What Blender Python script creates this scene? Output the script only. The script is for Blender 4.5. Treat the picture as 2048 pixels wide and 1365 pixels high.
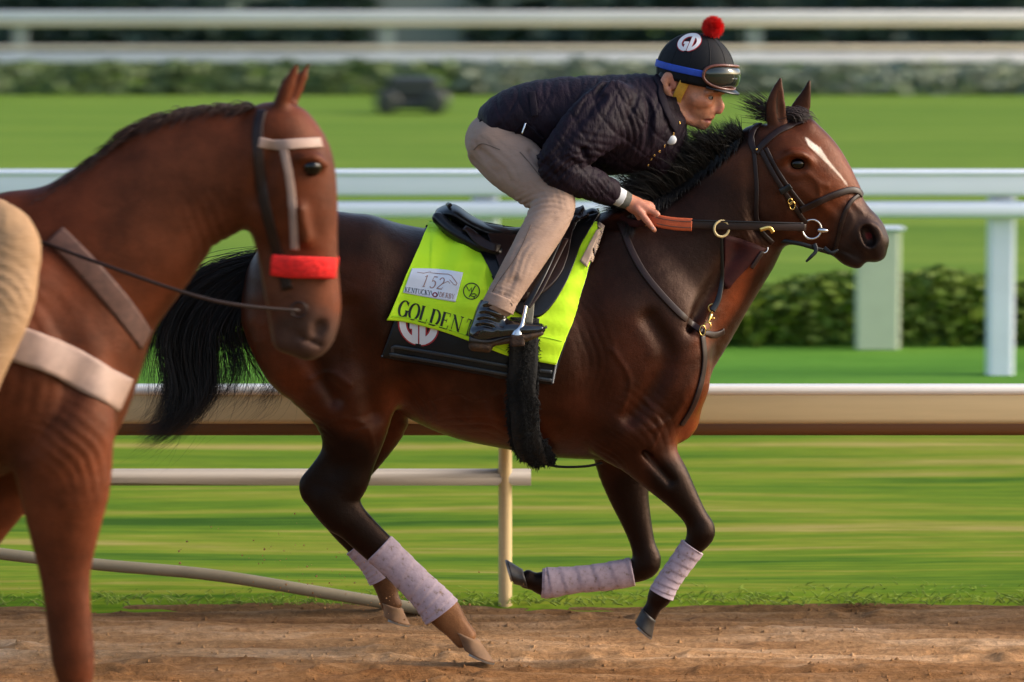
import bpy, math, random
import numpy as np
from mathutils import Vector, Matrix
from mathutils.bvhtree import BVHTree
R = math.radians
rnd = random.Random(7)
nrng = np.random.default_rng(7)
for o in list(bpy.data.objects): bpy.data.objects.remove(o)
C = bpy.context.scene.collection
S = bpy.context.scene

# ---------------------------------------------------------------- camera, sky, sun, exposure
F = 8700.0; CX, CY = 1024.0, 682.5; PITCH = math.atan((CY + 125) / F); CAM = Vector((0, -15, 2.5))
cd = bpy.data.cameras.new('camera'); cam = bpy.data.objects.new('camera', cd); C.objects.link(cam)
cam.location = CAM; cam.rotation_euler = (R(90) - PITCH, 0, 0)
cd.sensor_width = 36; cd.lens = 36 * F / 2048; cd.clip_end = 1000
cd.dof.use_dof = True; cd.dof.focus_distance = 14.84; cd.dof.aperture_fstop = 3.6; cd.dof.aperture_ratio = 0.5
S.camera = cam
W = bpy.data.worlds.new('World'); S.world = W; W.use_nodes = True
nt = W.node_tree; bg = nt.nodes['Background']; sky = nt.nodes.new('ShaderNodeTexSky')
SUN_EL, SUN_AZ = R(26), R(92)          # azimuth clockwise from +Y
sky.sky_type = 'NISHITA'; sky.sun_disc = False; sky.sun_elevation = SUN_EL; sky.sun_rotation = SUN_AZ
sky.dust_density = 3.0; sky.air_density = 1.0; sky.ozone_density = 1.0
nt.links.new(sky.outputs[0], bg.inputs[0]); bg.inputs[1].default_value = 0.15
sd = bpy.data.lights.new('sun', 'SUN'); sun = bpy.data.objects.new('sun', sd); C.objects.link(sun)
sd.energy = 1.6; sd.angle = R(20); sd.color = (1.0, 0.9, 0.8)
sv = Vector((math.sin(SUN_AZ) * math.cos(SUN_EL), math.cos(SUN_AZ) * math.cos(SUN_EL), math.sin(SUN_EL)))
sun.rotation_euler = sv.to_track_quat('Z', 'Y').to_euler()
S.view_settings.view_transform = 'Standard'; S.view_settings.look = 'None'
S.view_settings.exposure = 0.92; S.view_settings.gamma = 1.0

FW = Vector((0, math.cos(PITCH), -math.sin(PITCH))); UP = Vector((0, math.sin(PITCH), math.cos(PITCH)))
def ray(px, py): return FW + Vector((1, 0, 0)) * ((px - CX) / F) - UP * ((py - CY) / F)
def P(px, py, Y=0.0):
    d = ray(px, py); return CAM + d * ((Y - CAM.y) / d.y)
def M(px, Y=0.0): return px * (Y - CAM.y) * 1.0 / F      # length of px pixels at depth Y, metres
def proj(v):                                             # world array -> reference coordinates
    x = v[:, 0] - CAM.x; y = v[:, 1] - CAM.y; z = v[:, 2] - CAM.z
    d = y * FW.y + z * FW.z; u = y * UP.y + z * UP.z
    return CX + F * x / d, CY - F * u / d

# ---------------------------------------------------------------- naming
def tag(o, label=None, cat=None, group=None, kind=None):
    if label: o['label'] = label
    if cat: o['category'] = cat
    if group: o['group'] = group
    if kind: o['kind'] = kind
    return o
def empty(name, loc, label, cat, group=None):
    o = bpy.data.objects.new(name, None); C.objects.link(o); o.location = loc; o.empty_display_size = .1
    return tag(o, label, cat, group)
def link(name, me, mat, parent=None):
    o = bpy.data.objects.new(name, me); C.objects.link(o)
    if mat: me.materials.append(mat)
    if parent:
        o.parent = parent
        o.matrix_parent_inverse = Matrix.Translation(-parent.location)
    return o
def mk(name, V, Fc, mat, parent=None, smooth=True, col=None):
    me = bpy.data.meshes.new(name)
    V = np.asarray(V, dtype=np.float64)
    if isinstance(Fc, np.ndarray) and Fc.shape[1] == 4:
        me.vertices.add(len(V)); me.vertices.foreach_set('co', V.astype(np.float32).ravel())
        n = len(Fc); me.loops.add(n * 4); me.loops.foreach_set('vertex_index', Fc.astype(np.int32).ravel())
        me.polygons.add(n); me.polygons.foreach_set('loop_start', np.arange(0, n * 4, 4, dtype=np.int32))
        me.update(calc_edges=True)
    else:
        me.from_pydata([tuple(v) for v in V], [], [tuple(int(i) for i in f) for f in Fc])
    me.validate()
    if smooth: me.polygons.foreach_set('use_smooth', [True] * len(me.polygons))
    if col is not None:
        a = me.attributes.new('coat', 'FLOAT_COLOR', 'POINT')
        a.data.foreach_set('color', np.concatenate([col, np.ones((len(col), 1))], 1).astype(np.float32).ravel())
    return link(name, me, mat, parent)

# ---------------------------------------------------------------- materials
def new_mat(name):
    m = bpy.data.materials.new(name); m.use_nodes = True
    return m, m.node_tree, m.node_tree.nodes['Principled BSDF']
def lk(t, a, b): t.links.new(a, b)
def noise(t, scale=(1, 1, 1), s=1.0, detail=4, rough=.5, loc=(0, 0, 0)):
    tc = t.nodes.new('ShaderNodeTexCoord'); mp = t.nodes.new('ShaderNodeMapping'); n = t.nodes.new('ShaderNodeTexNoise')
    mp.inputs['Scale'].default_value = scale; mp.inputs['Location'].default_value = loc
    n.inputs['Scale'].default_value = s; n.inputs['Detail'].default_value = detail; n.inputs['Roughness'].default_value = rough
    lk(t, tc.outputs['Object'], mp.inputs[0]); lk(t, mp.outputs[0], n.inputs['Vector']); return n
def ramp(t, src, stops):
    r = t.nodes.new('ShaderNodeValToRGB'); lk(t, src, r.inputs[0]); e = r.color_ramp.elements
    while len(e) < len(stops): e.new(.5)
    for i, (p, c) in enumerate(stops):
        e[i].position = p; e[i].color = (*c, 1) if len(c) == 3 else c
    return r
def bump(t, b, h, strength=.3, dist=.01, prev=None):
    n = t.nodes.new('ShaderNodeBump'); n.inputs['Strength'].default_value = strength; n.inputs['Distance'].default_value = dist
    lk(t, h, n.inputs['Height'])
    if prev: lk(t, prev.outputs[0], n.inputs['Normal'])
    if b: lk(t, n.outputs[0], b.inputs['Normal'])
    return n
def simple(name, col, rough=.6, metal=0, var=.25, nscale=30, bstr=.15, bdist=.003, stretch=(1, 1, 1), coat=0, sheen=0, spec=.5):
    m, t, b = new_mat(name)
    b.inputs['Roughness'].default_value = rough; b.inputs['Metallic'].default_value = metal
    b.inputs['Coat Weight'].default_value = coat; b.inputs['Sheen Weight'].default_value = sheen
    b.inputs['Specular IOR Level'].default_value = spec
    n = noise(t, stretch, nscale, 5, .6)
    lo = tuple(max(0, c * (1 - var)) for c in col); hi = tuple(c * (1 + var) for c in col)
    r = ramp(t, n.outputs['Fac'], [(.3, lo), (.7, hi)]); lk(t, r.outputs[0], b.inputs['Base Color'])
    if bstr: bump(t, b, n.outputs['Fac'], bstr, bdist)
    return m
def coat_mat(name, rough=.42, gain=1.0, spec=.45):
    m, t, b = new_mat(name)
    a = t.nodes.new('ShaderNodeAttribute'); a.attribute_name = 'coat'
    n1 = noise(t, (1, 1, 1), 7, 5, .6); n2 = noise(t, (1, 1, 3), 160, 3, .7); n3 = noise(t, (1, 1, 1), 26, 4, .6)
    r = ramp(t, n1.outputs['Fac'], [(.3, (.5, .46, .42)), (.72, (1.55, 1.5, 1.45))])
    r2 = ramp(t, n2.outputs['Fac'], [(.3, (.8, .8, .8)), (.7, (1.2, 1.2, 1.2))])
    mx = t.nodes.new('ShaderNodeMix'); mx.data_type = 'RGBA'; mx.blend_type = 'MULTIPLY'; mx.inputs[0].default_value = 1
    mx2 = t.nodes.new('ShaderNodeMix'); mx2.data_type = 'RGBA'; mx2.blend_type = 'MULTIPLY'; mx2.inputs[0].default_value = 1
    lk(t, a.outputs['Color'], mx.inputs[6]); lk(t, r.outputs[0], mx.inputs[7])
    lk(t, mx.outputs[2], mx2.inputs[6]); lk(t, r2.outputs[0], mx2.inputs[7]); lk(t, mx2.outputs[2], b.inputs['Base Color'])
    b.inputs['Roughness'].default_value = rough; b.inputs['Specular IOR Level'].default_value = spec; b.inputs['Specular Tint'].default_value = (1, .62, .46, 1)
    p = bump(t, None, n3.outputs['Fac'], .35, .006); bump(t, b, n2.outputs['Fac'], .5, .002, p)
    return m

# ---------------------------------------------------------------- implicit-surface modeller
class Field:
    def __init__(s, lo, hi, h):
        s.lo = np.array(lo, float); s.h = h
        s.n = np.ceil((np.array(hi) - s.lo) / h).astype(int) + 1
        s.a = np.full(s.n, 1.0, np.float32)
    def box(s, lo, hi):
        i0 = np.clip(np.floor((lo - s.lo) / s.h).astype(int), 0, s.n); i1 = np.clip(np.ceil((hi - s.lo) / s.h).astype(int) + 1, 0, s.n)
        return i0, i1
    def grid(s, i0, i1):
        ax = [(s.lo[k] + s.h * np.arange(i0[k], i1[k])).astype(np.float32) for k in range(3)]
        return ax[0][:, None, None], ax[1][None, :, None], ax[2][None, None, :]
    def merge(s, i0, i1, f, k, op):
        sl = tuple(slice(i0[j], i1[j]) for j in range(3)); a = s.a[sl]
        if op == 'add':
            if k <= 0: s.a[sl] = np.minimum(a, f)
            else:
                h = np.maximum(k - np.abs(a - f), 0) / k; s.a[sl] = np.minimum(a, f) - h * h * k * .25
        else:
            f = -f
            if k <= 0: s.a[sl] = np.maximum(a, f)
            else:
                h = np.maximum(k - np.abs(a - f), 0) / k; s.a[sl] = np.maximum(a, f) + h * h * k * .25
    def chain(s, pts, k=.03, op='add', cap=(1, 1), depth=(0, 1, 0), sub=4, mid=.8):
        """pts: (x,y,z,r_inplane,r_depth) metres; elliptical sections along a smooth path"""
        p = np.array(pts, float)
        if len(p) > 2 and sub > 1:
            q = []
            for i in range(len(p) - 1):
                a, b, c, d = p[max(i - 1, 0)], p[i], p[i + 1], p[min(i + 2, len(p) - 1)]
                for j in range(sub):
                    t = j / sub
                    q.append(.5 * (2 * b + (c - a) * t + (2 * a - 5 * b + 4 * c - d) * t * t + (3 * b - a - 3 * c + d) * t ** 3))
            q.append(p[-1]); p = np.array(q); p[:, 3:] = np.maximum(p[:, 3:], 1e-3)
        rm = p[:, 3:].max(); pad = rm + k + 3 * s.h
        i0, i1 = s.box(p[:, :3].min(0) - pad, p[:, :3].max(0) + pad)
        if np.any(i1 <= i0): return
        tot = np.full(i1 - i0, 1.0, np.float32)
        if len(p) == 1: p = np.vstack([p, p]); p[1, 0] += 1e-4
        N = len(p) - 1; D0 = np.array(depth, float)
        for i in range(N):
            A, B = p[i], p[i + 1]; u = B[:3] - A[:3]; L = np.linalg.norm(u)
            if L < 1e-6: continue
            u = u / L; v = D0 - u * D0.dot(u)
            if np.linalg.norm(v) < .15: v = np.array([0, 0, 1.0]) - u * u[2]
            v /= np.linalg.norm(v); w = np.cross(u, v)
            r = max(A[3:].max(), B[3:].max()); pd = r + k + 2 * s.h
            j0, j1 = s.box(np.minimum(A[:3], B[:3]) - pd, np.maximum(A[:3], B[:3]) + pd)
            if np.any(j1 <= j0): continue
            X, Y, Z = s.grid(j0, j1)
            X = X - np.float32(A[0]); Y = Y - np.float32(A[1]); Z = Z - np.float32(A[2])
            ax = X * u[0] + Y * u[1] + Z * u[2]; dv = X * v[0] + Y * v[1] + Z * v[2]; dw = X * w[0] + Y * w[1] + Z * w[2]
            t = np.clip(ax / L, 0, 1)
            ra = A[3] + (B[3] - A[3]) * t; rb = A[4] + (B[4] - A[4]) * t
            over = ax - t * L
            c0 = cap[0] if i == 0 else mid; c1 = cap[1] if i == N - 1 else mid
            rc = np.where(over < 0, c0 * A[3], c1 * B[3]) + 1e-5
            e0 = np.sqrt((dw / ra) ** 2 + (dv / rb) ** 2 + (over / rc) ** 2)
            e1 = np.sqrt((dw / ra ** 2) ** 2 + (dv / rb ** 2) ** 2 + (over / rc ** 2) ** 2) + 1e-6
            f = (e0 * (e0 - 1) / e1).astype(np.float32)
            f = np.where(e0 < .2, -np.minimum(ra, rb) * .8, f).astype(np.float32)
            sl = tuple(slice(j0[q_] - i0[q_], j1[q_] - i0[q_]) for q_ in range(3))
            tot[sl] = np.minimum(tot[sl], f)
        s.merge(i0, i1, tot, k, op)
    def pix(s, pts, **kw):
        """pts: (px,py,Y metres, r px, depth radius metres or None)"""
        q = []
        for a in pts:
            px, py, Y, r = a[:4]; v = P(px, py, Y); rr = M(r, Y); rd = a[4] if len(a) > 4 and a[4] else rr
            q.append((v.x, v.y, v.z, rr, rd))
        s.chain(q, **kw)
    def mesh(s):
        a = s.a; sg = a < 0; nx, ny, nz = a.shape
        cnt = np.zeros((nx - 1, ny - 1, nz - 1), np.int8)
        for dx in (0, 1):
            for dy in (0, 1):
                for dz in (0, 1): cnt += sg[dx:nx - 1 + dx, dy:ny - 1 + dy, dz:nz - 1 + dz]
        act = (cnt > 0) & (cnt < 8); I = np.argwhere(act); idx = np.full(act.shape, -1, np.int32); idx[act] = np.arange(len(I))
        acc = np.zeros((len(I), 3)); num = np.zeros(len(I))
        co = [(x, y, z) for x in (0, 1) for y in (0, 1) for z in (0, 1)]
        for c0 in co:
            for k in range(3):
                if c0[k]: continue
                c1 = list(c0); c1[k] = 1
                v0 = a[I[:, 0] + c0[0], I[:, 1] + c0[1], I[:, 2] + c0[2]]; v1 = a[I[:, 0] + c1[0], I[:, 1] + c1[1], I[:, 2] + c1[2]]
                m = (v0 < 0) != (v1 < 0); t = np.where(m, v0 / np.where(m, v0 - v1, 1), 0)
                pt = np.array(c0, float)[None].repeat(len(I), 0); pt[:, k] += t
                acc[m] += pt[m]; num[m] += 1
        V = (I + acc / num[:, None]) * s.h + s.lo
        Q = []
        for k in range(3):
            sl0 = [slice(None)] * 3; sl1 = [slice(None)] * 3; sl0[k] = slice(0, -1); sl1[k] = slice(1, None)
            s0 = sg[tuple(sl0)]; s1 = sg[tuple(sl1)]; E = np.argwhere(s0 != s1)
            b, c = (k + 1) % 3, (k + 2) % 3
            E = E[(E[:, b] > 0) & (E[:, c] > 0) & (E[:, b] < a.shape[b] - 1) & (E[:, c] < a.shape[c] - 1)]
            fl = s0[tuple(E.T)]
            def g(db, dc):
                e = E.copy(); e[:, b] -= db; e[:, c] -= dc; return idx[tuple(e.T)]
            q = np.stack([g(1, 1), g(0, 1), g(0, 0), g(1, 0)], 1)
            q[~fl] = q[~fl][:, ::-1]; Q.append(q)
        Q = np.concatenate(Q); Q = Q[(Q >= 0).all(1)]
        # light Laplacian polish
        for _ in range(2):
            s_ = np.zeros_like(V); n_ = np.zeros(len(V))
            for j in range(4):
                np.add.at(s_, Q[:, j], V[Q[:, (j + 1) % 4]]); np.add.at(n_, Q[:, j], 1)
            V = V * .5 + .5 * s_ / np.maximum(n_, 1)[:, None]
        return V, Q
def bvh(V, Q): return BVHTree.FromPolygons([tuple(v) for v in V.tolist()], Q.tolist() if isinstance(Q, np.ndarray) else Q)
def smoothpath(pts, n):
    p = np.array(pts, float)
    if len(p) == 2: return [tuple(p[0] + (p[1] - p[0]) * i / n) for i in range(n + 1)]
    out = []; m = len(p) - 1
    for i in range(n + 1):
        s = min(i / n * m, m - 1e-9); k = int(s); t = s - k
        a, b, c, d = p[max(k - 1, 0)], p[k], p[k + 1], p[min(k + 2, m)]
        out.append(tuple(.5 * (2 * b + (c - a) * t + (2 * a - 5 * b + 4 * c - d) * t * t + (3 * b - a - 3 * c + d) * t ** 3)))
    return out
def hit(tree, px, py, far=False, guess=0.0):
    d = ray(px, py)
    loc, nor, _, _ = tree.ray_cast(CAM, d.normalized())
    if loc is None:
        loc, nor, _, _ = tree.find_nearest(P(px, py, guess))
        if nor is None: return P(px, py, guess), Vector((0, -1, 0))
    if nor.dot(loc - CAM) > 0: nor = -nor
    if far: return Vector((loc.x, -loc.y, loc.z)), Vector((nor.x, -nor.y, nor.z))
    return loc, nor
def strapmesh(name, C_, N_, w, th, mat, parent, T_=None, round_=False):
    """ribbon along points C_ with outward normals N_, width w (m) and thickness th"""
    V, Fc = [], []; n = len(C_); k = 8
    for i in range(n):
        t = (C_[min(i + 1, n - 1)] - C_[max(i - 1, 0)]).normalized(); nn = (N_[i] - t * N_[i].dot(t)).normalized(); b = t.cross(nn)
        ww = w[i] if hasattr(w, '__len__') else w
        for j in range(k):
            a = 2 * math.pi * (j + .5) / k; ca, sa = math.cos(a), math.sin(a)
            e = .35 if not round_ else 1
            x = math.copysign(abs(ca) ** e, ca) * ww / 2; y = math.copysign(abs(sa) ** (.6 if not round_ else 1), sa) * th / 2
            V.append(C_[i] + b * x + nn * y)
    for i in range(n - 1):
        for j in range(k): Fc.append((i * k + j, i * k + (j + 1) % k, (i + 1) * k + (j + 1) % k, (i + 1) * k + j))
    Fc.append(tuple(range(k))[::-1]); Fc.append(tuple((n - 1) * k + j for j in range(k)))
    return (V, Fc) if name is None else mk(name, V, Fc, mat, parent)
def dstrap(name, tree, pts, wpx, th, mat, parent, off=None, far=False, n=40, guess=-.1):
    off = th / 2 + .001 if off is None else off
    C_, N_ = [], []
    for px, py in smoothpath(pts, n):
        l, nn = hit(tree, px, py, far, guess); C_.append(l + nn * off); N_.append(nn)
    for _ in range(3):
        C_ = [C_[0]] + [(C_[i - 1] + C_[i] * 2 + C_[i + 1]) / 4 for i in range(1, n)] + [C_[-1]]
        N_ = [N_[0]] + [(N_[i - 1] + N_[i] * 2 + N_[i + 1]).normalized() for i in range(1, n)] + [N_[-1]]
    return strapmesh(name, C_, N_, M(wpx), th, mat, parent)
def fstrap(name, pts, wpx, th, mat, parent, n=30, nor=(0, -1, 0), round_=False):
    """free strap through (px,py,Y)"""
    q = [P(*p) for p in smoothpath(pts, n)]
    return strapmesh(name, q, [Vector(nor)] * len(q), M(wpx) if not hasattr(wpx, '__len__') else [M(a) for a in np.interp(np.linspace(0, 1, n + 1), np.linspace(0, 1, len(wpx)), wpx)], th, mat, parent, round_=round_)
def patch(name, tree, top, bot, nu, nv, off, th, mat, parent, guess=-.1, mirror=False, wave=None, fn=None):
    T = smoothpath(top, nu); B = smoothpath(bot, nu); V = []; 
    def put(sgn, o):
        for i in range(nu + 1):
            for j in range(nv + 1):
                v = j / nv; px = T[i][0] * (1 - v) + B[i][0] * v; py = T[i][1] * (1 - v) + B[i][1] * v
                l, nn = hit(tree, px, py, sgn < 0, guess); oo = o + (wave(px, py) if wave else 0)
                V.append(l + nn * oo)
    Fc = []; st = nv + 1
    def layer(base, flip):
        for i in range(nu):
            for j in range(nv):
                q = (base + i * st + j, base + i * st + j + 1, base + (i + 1) * st + j + 1, base + (i + 1) * st + j); Fc.append(q[::-1] if flip else q)
    for sgn in ((1, -1) if mirror else (1,)):
        b0 = len(V); put(sgn, off + th); b1 = len(V); put(sgn, off); layer(b0, sgn < 0); layer(b1, sgn > 0)
        ring = [i * st for i in range(nu + 1)] + [nu * st + j for j in range(1, nv + 1)] + [i * st + nv for i in range(nu - 1, -1, -1)] + [j for j in range(nv - 1, 0, -1)]
        for a, b in zip(ring, ring[1:] + ring[:1]): Fc.append((b0 + a, b0 + b, b1 + b, b1 + a))
    for _ in range(0): pass
    o = mk(name, V, Fc, mat, parent); return o, BVHTree.FromPolygons([tuple(v) for v in V], Fc)
def lathe(c, axis, prof, n=24):
    """prof: (along axis, radius)"""
    axis = Vector(axis).normalized(); u = axis.orthogonal().normalized(); w = axis.cross(u); V, Fc = [], []
    for a, r in prof:
        for j in range(n):
            t = 2 * math.pi * j / n; V.append(Vector(c) + axis * a + (u * math.cos(t) + w * math.sin(t)) * r)
    for i in range(len(prof) - 1):
        for j in range(n): Fc.append((i * n + j, i * n + (j + 1) % n, (i + 1) * n + (j + 1) % n, (i + 1) * n + j))
    Fc.append(tuple(range(n))[::-1]); Fc.append(tuple((len(prof) - 1) * n + j for j in range(n))); return V, Fc
def ringmesh(c, nor, r, rt, a0=0, a1=360, n=32, k=8, sx=1.0):
    nor = Vector(nor).normalized(); x = Vector((1, 0, 0)) - nor * nor.x; x.normalize(); y = nor.cross(x); V, Fc = [], []
    closed = abs(a1 - a0) >= 360
    for i in range(n + (0 if closed else 1)):
        t = R(a0 + (a1 - a0) * i / n); e = x * math.cos(t) * sx + y * math.sin(t)
        for j in range(k):
            s = 2 * math.pi * j / k; V.append(Vector(c) + e * (r + rt * math.cos(s)) + nor * rt * math.sin(s))
    m = len(V) // k
    for i in range(m if closed else m - 1):
        for j in range(k): Fc.append((i * k + j, i * k + (j + 1) % k, ((i + 1) % m) * k + (j + 1) % k, ((i + 1) % m) * k + j))
    return V, Fc
def joinm(*ms):
    V, Fc = [], []
    for v, f in ms:
        b = len(V); V += list(v); Fc += [tuple(i + b for i in q) for q in f]
    return V, Fc
def boxm(lo, hi, bev=0):
    x0, y0, z0 = lo; x1, y1, z1 = hi
    V = [Vector(p) for p in ((x0, y0, z0), (x1, y0, z0), (x1, y1, z0), (x0, y1, z0), (x0, y0, z1), (x1, y0, z1), (x1, y1, z1), (x0, y1, z1))]
    return V, [(0, 3, 2, 1), (4, 5, 6, 7), (0, 1, 5, 4), (1, 2, 6, 5), (2, 3, 7, 6), (3, 0, 4, 7)]
def bevel(o, w=.01, seg=2):
    m = o.modifiers.new('bevel', 'BEVEL'); m.width = w; m.segments = seg; m.limit_method = 'ANGLE'; return o
def strands(name, paths, rad, mat, parent, seg=12, k=3):
    """paths: list of list of Vector (same length)"""
    A = np.array([[tuple(v) for v in p] for p in paths]); n, m, _ = A.shape
    T = np.gradient(A, axis=1); T /= np.linalg.norm(T, axis=2, keepdims=True) + 1e-9
    ref = np.array([0.1, 1.0, .05]); U = np.cross(T, ref); U /= np.linalg.norm(U, axis=2, keepdims=True) + 1e-9; Wv = np.cross(T, U)
    tt = np.linspace(0, 1, m); pr = (1 - tt ** 2.2) * .93 + .07
    rr = (np.array(rad) if hasattr(rad, '__len__') else np.full(n, rad))[:, None] * pr[None]
    V = []
    for j in range(k):
        a = 2 * math.pi * j / k; V.append(A + (U * math.cos(a) + Wv * math.sin(a)) * rr[:, :, None])
    V = np.stack(V, 2).reshape(-1, 3); base = (np.arange(n)[:, None] * m + np.arange(m - 1)[None]).ravel() * k
    Q = []
    for j in range(k): j2 = (j + 1) % k; Q.append(np.stack([base + j, base + j2, base + k + j2, base + k + j], 1))
    return mk(name, V, np.concatenate(Q), mat, parent)
def folds(V, Q, lst):
    e1 = V[Q[:, 2]] - V[Q[:, 0]]; e2 = V[Q[:, 3]] - V[Q[:, 1]]; fn = np.cross(e1, e2); N_ = np.zeros_like(V)
    for j in range(4): np.add.at(N_, Q[:, j], fn)
    N_ /= np.linalg.norm(N_, axis=1, keepdims=True) + 1e-12; px, py = proj(V); d = np.zeros(len(V))
    for cx, cy, ang, sl, sw, wl, A in lst:      # centre, crease direction, length, spread across, wavelength, height
        a = R(ang); u = (px - cx) * math.cos(a) + (py - cy) * math.sin(a); v = -(px - cx) * math.sin(a) + (py - cy) * math.cos(a)
        v2 = v + .0035 * u * u * (1 if cx % 2 else -1) + 3 * np.sin(u / 17); s_ = np.sin(v2 * 2 * np.pi / wl); d += A * (1 - np.abs(s_) ** .6 * 1.6) * np.exp(-(u / sl) ** 2 - (v / sw) ** 2) * -1
    return V + N_ * d[:, None]
# ================================================================ SETTING
def sheet(name, x0, x1, y0, y1, z, mat, nx=1, ny=1, zf=None):
    V, Fc = [], []
    for j in range(ny + 1):
        for i in range(nx + 1):
            x = x0 + (x1 - x0) * i / nx; y = y0 + (y1 - y0) * j / ny; V.append((x, y, z + (zf(x, y) if zf else 0)))
    for j in range(ny):
        for i in range(nx): a = j * (nx + 1) + i; Fc.append((a, a + 1, a + nx + 2, a + nx + 1))
    return tag(mk(name, V, Fc, mat), kind='structure')
def turf_mat(name, cols, sx=.35, sy=3.2, fine=40, seedloc=0, stripe=.6):
    m, t, b = new_mat(name); b.inputs['Roughness'].default_value = .85; b.inputs['Specular IOR Level'].default_value = .04
    n = noise(t, (sx, sy, 1), 1.0, 5, .55, (seedloc, seedloc, 0)); n2 = noise(t, (sx * 4, sy * 5, 1), 1.6, 4, .6, (seedloc + 9, 3, 0))
    n3 = noise(t, (.35, 1, 1), fine, 3, .7)
    mx = t.nodes.new('ShaderNodeMath'); mx.operation = 'MULTIPLY_ADD'; mx.inputs[1].default_value = stripe
    lk(t, n2.outputs['Fac'], mx.inputs[0]); lk(t, n.outputs['Fac'], mx.inputs[2])
    mr = t.nodes.new('ShaderNodeMapRange'); mr.inputs[1].default_value = .36 + stripe * .40; mr.inputs[2].default_value = .62 + stripe * .62
    lk(t, mx.outputs[0], mr.inputs[0])
    r = ramp(t, mr.outputs[0], [(i / (len(cols) - 1), c) for i, c in enumerate(cols)])
    r3 = ramp(t, n3.outputs['Fac'], [(.3, (.86, .87, .84)), (.7, (1.12, 1.11, 1.1))])
    mm = t.nodes.new('ShaderNodeMix'); mm.data_type = 'RGBA'; mm.blend_type = 'MULTIPLY'; mm.inputs[0].default_value = 1
    lk(t, r.outputs[0], mm.inputs[6]); lk(t, r3.outputs[0], mm.inputs[7]); lk(t, mm.outputs[2], b.inputs['Base Color'])
    bump(t, b, n3.outputs['Fac'], .3, .01); return m
# dirt: harrowed along the track
mdirt, t, b = new_mat('dirt'); b.inputs['Roughness'].default_value = .95; b.inputs['Specular IOR Level'].default_value = .1
n = noise(t, (.8, 3.5, 1), 1.6, 7, .68); n2 = noise(t, (1, 1.3, 1), 30, 6, .75); n4 = noise(t, (.3, 14, 1), 1.5, 4, .65)
r = ramp(t, n.outputs['Fac'], [(.30, (.26, .13, .055)), (.5, (.42, .245, .12)), (.68, (.60, .41, .255))])
r2 = ramp(t, n2.outputs['Fac'], [(.28, (.62, .6, .58)), (.72, (1.35, 1.35, 1.35))])
mm = t.nodes.new('ShaderNodeMix'); mm.data_type = 'RGBA'; mm.blend_type = 'MULTIPLY'; mm.inputs[0].default_value = 1
lk(t, r.outputs[0], mm.inputs[6]); lk(t, r2.outputs[0], mm.inputs[7])
# soil by distance from the rail: damp dark strip under it, dry pale strip on the galloped line
tc = t.nodes.new('ShaderNodeTexCoord'); sx_ = t.nodes.new('ShaderNodeSeparateXYZ'); lk(t, tc.outputs['Object'], sx_.inputs[0]); ad = t.nodes.new('ShaderNodeMath'); ad.operation = 'MULTIPLY_ADD'; ad.inputs[1].default_value = .5; lk(t, n4.outputs['Fac'], ad.inputs[0]); lk(t, sx_.outputs['Y'], ad.inputs[2])
mr = t.nodes.new('ShaderNodeMapRange'); mr.inputs[1].default_value = -.9; mr.inputs[2].default_value = 1.6; lk(t, ad.outputs[0], mr.inputs[0])
r5 = ramp(t, mr.outputs[0], [(.0, (.85, .72, .6)), (.36, (.8, .66, .52)), (.46, (1.35, 1.3, 1.25)), (.62, (1.1, 1.05, 1.0)), (.78, (.5, .46, .42)), (1, (.42, .40, .34))])
mm2 = t.nodes.new('ShaderNodeMix'); mm2.data_type = 'RGBA'; mm2.blend_type = 'MULTIPLY'; mm2.inputs[0].default_value = 1
lk(t, mm.outputs[2], mm2.inputs[6]); lk(t, r5.outputs[0], mm2.inputs[7]); lk(t, mm2.outputs[2], b.inputs['Base Color'])
pb = bump(t, None, n2.outputs['Fac'], .9, .03); bump(t, b, n4.outputs['Fac'], .4, .03, pb)
GR1 = [(.035, .09, .006), (.08, .155, .009), (.13, .20, .011), (.20, .22, .022), (.31, .26, .07)]
GR2 = [(.09, .17, .018), (.125, .21, .024), (.17, .245, .032)]
GR3 = [(.07, .19, .022), (.10, .24, .03), (.13, .27, .035)]
mt1 = turf_mat('verge_grass', GR1, .22, 2.6, 14, 0, .45); mt2 = turf_mat('infield_grass', GR2, .1, 1.0, 12, 4); mt3 = turf_mat('turf_course_grass', GR3, .15, 1.2, 20, 7)
def furrow(x, y): return .012 * math.sin(y * 46 + math.sin(x * .7) * .6) + .01 * math.sin(x * 3.1 + y * 9)
PR = [(rnd.uniform(-3.4, 3.4), rnd.uniform(-1.1, 1.05), rnd.uniform(.05, .085), rnd.uniform(.004, .013), rnd.uniform(-.4, .4)) for _ in range(150)]
def churned(x, y):
    z = furrow(x, y) * .8 + .003 * math.sin(x * 21 + y * 13) * math.sin(y * 37 - x * 9)
    for a, b_, r_, d_, t_ in PR:
        dx, dy = x - a, y - b_
        if abs(dx) < r_ * 2.2 and abs(dy) < r_ * 2:
            q = math.hypot(dx / 1.25, dy + t_ * dx) / r_; z += -d_ * math.exp(-q ** 4 * 1.2) + d_ * .55 * math.exp(-((q - 1.25) / .28) ** 2)
    return z
sheet('dirt_track', -60, 60, -9, 1.28, -.06, mdirt, 240, 120, furrow)
sheet('dirt_track', -3.6, 3.6, -1.2, 1.28, 0, mdirt, 420, 140, churned)
sheet('ground', -400, 400, -60, 400, -.06, turf_mat('ground_soil', [(.12, .09, .04), (.10, .14, .03)], .05, .4, 8, 2))
sheet('grass_verge', -60, 60, 1.02, 8.0, 0.004, mt1, 160, 40, lambda x, y: -.035 + .07 * min(1, (y - 1.02) * 4) + .010 * math.sin(x * 1.3 + y * 2))
sheet('turf_course', -90, 90, 7.9, 12.0, .045, mt3)
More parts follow.
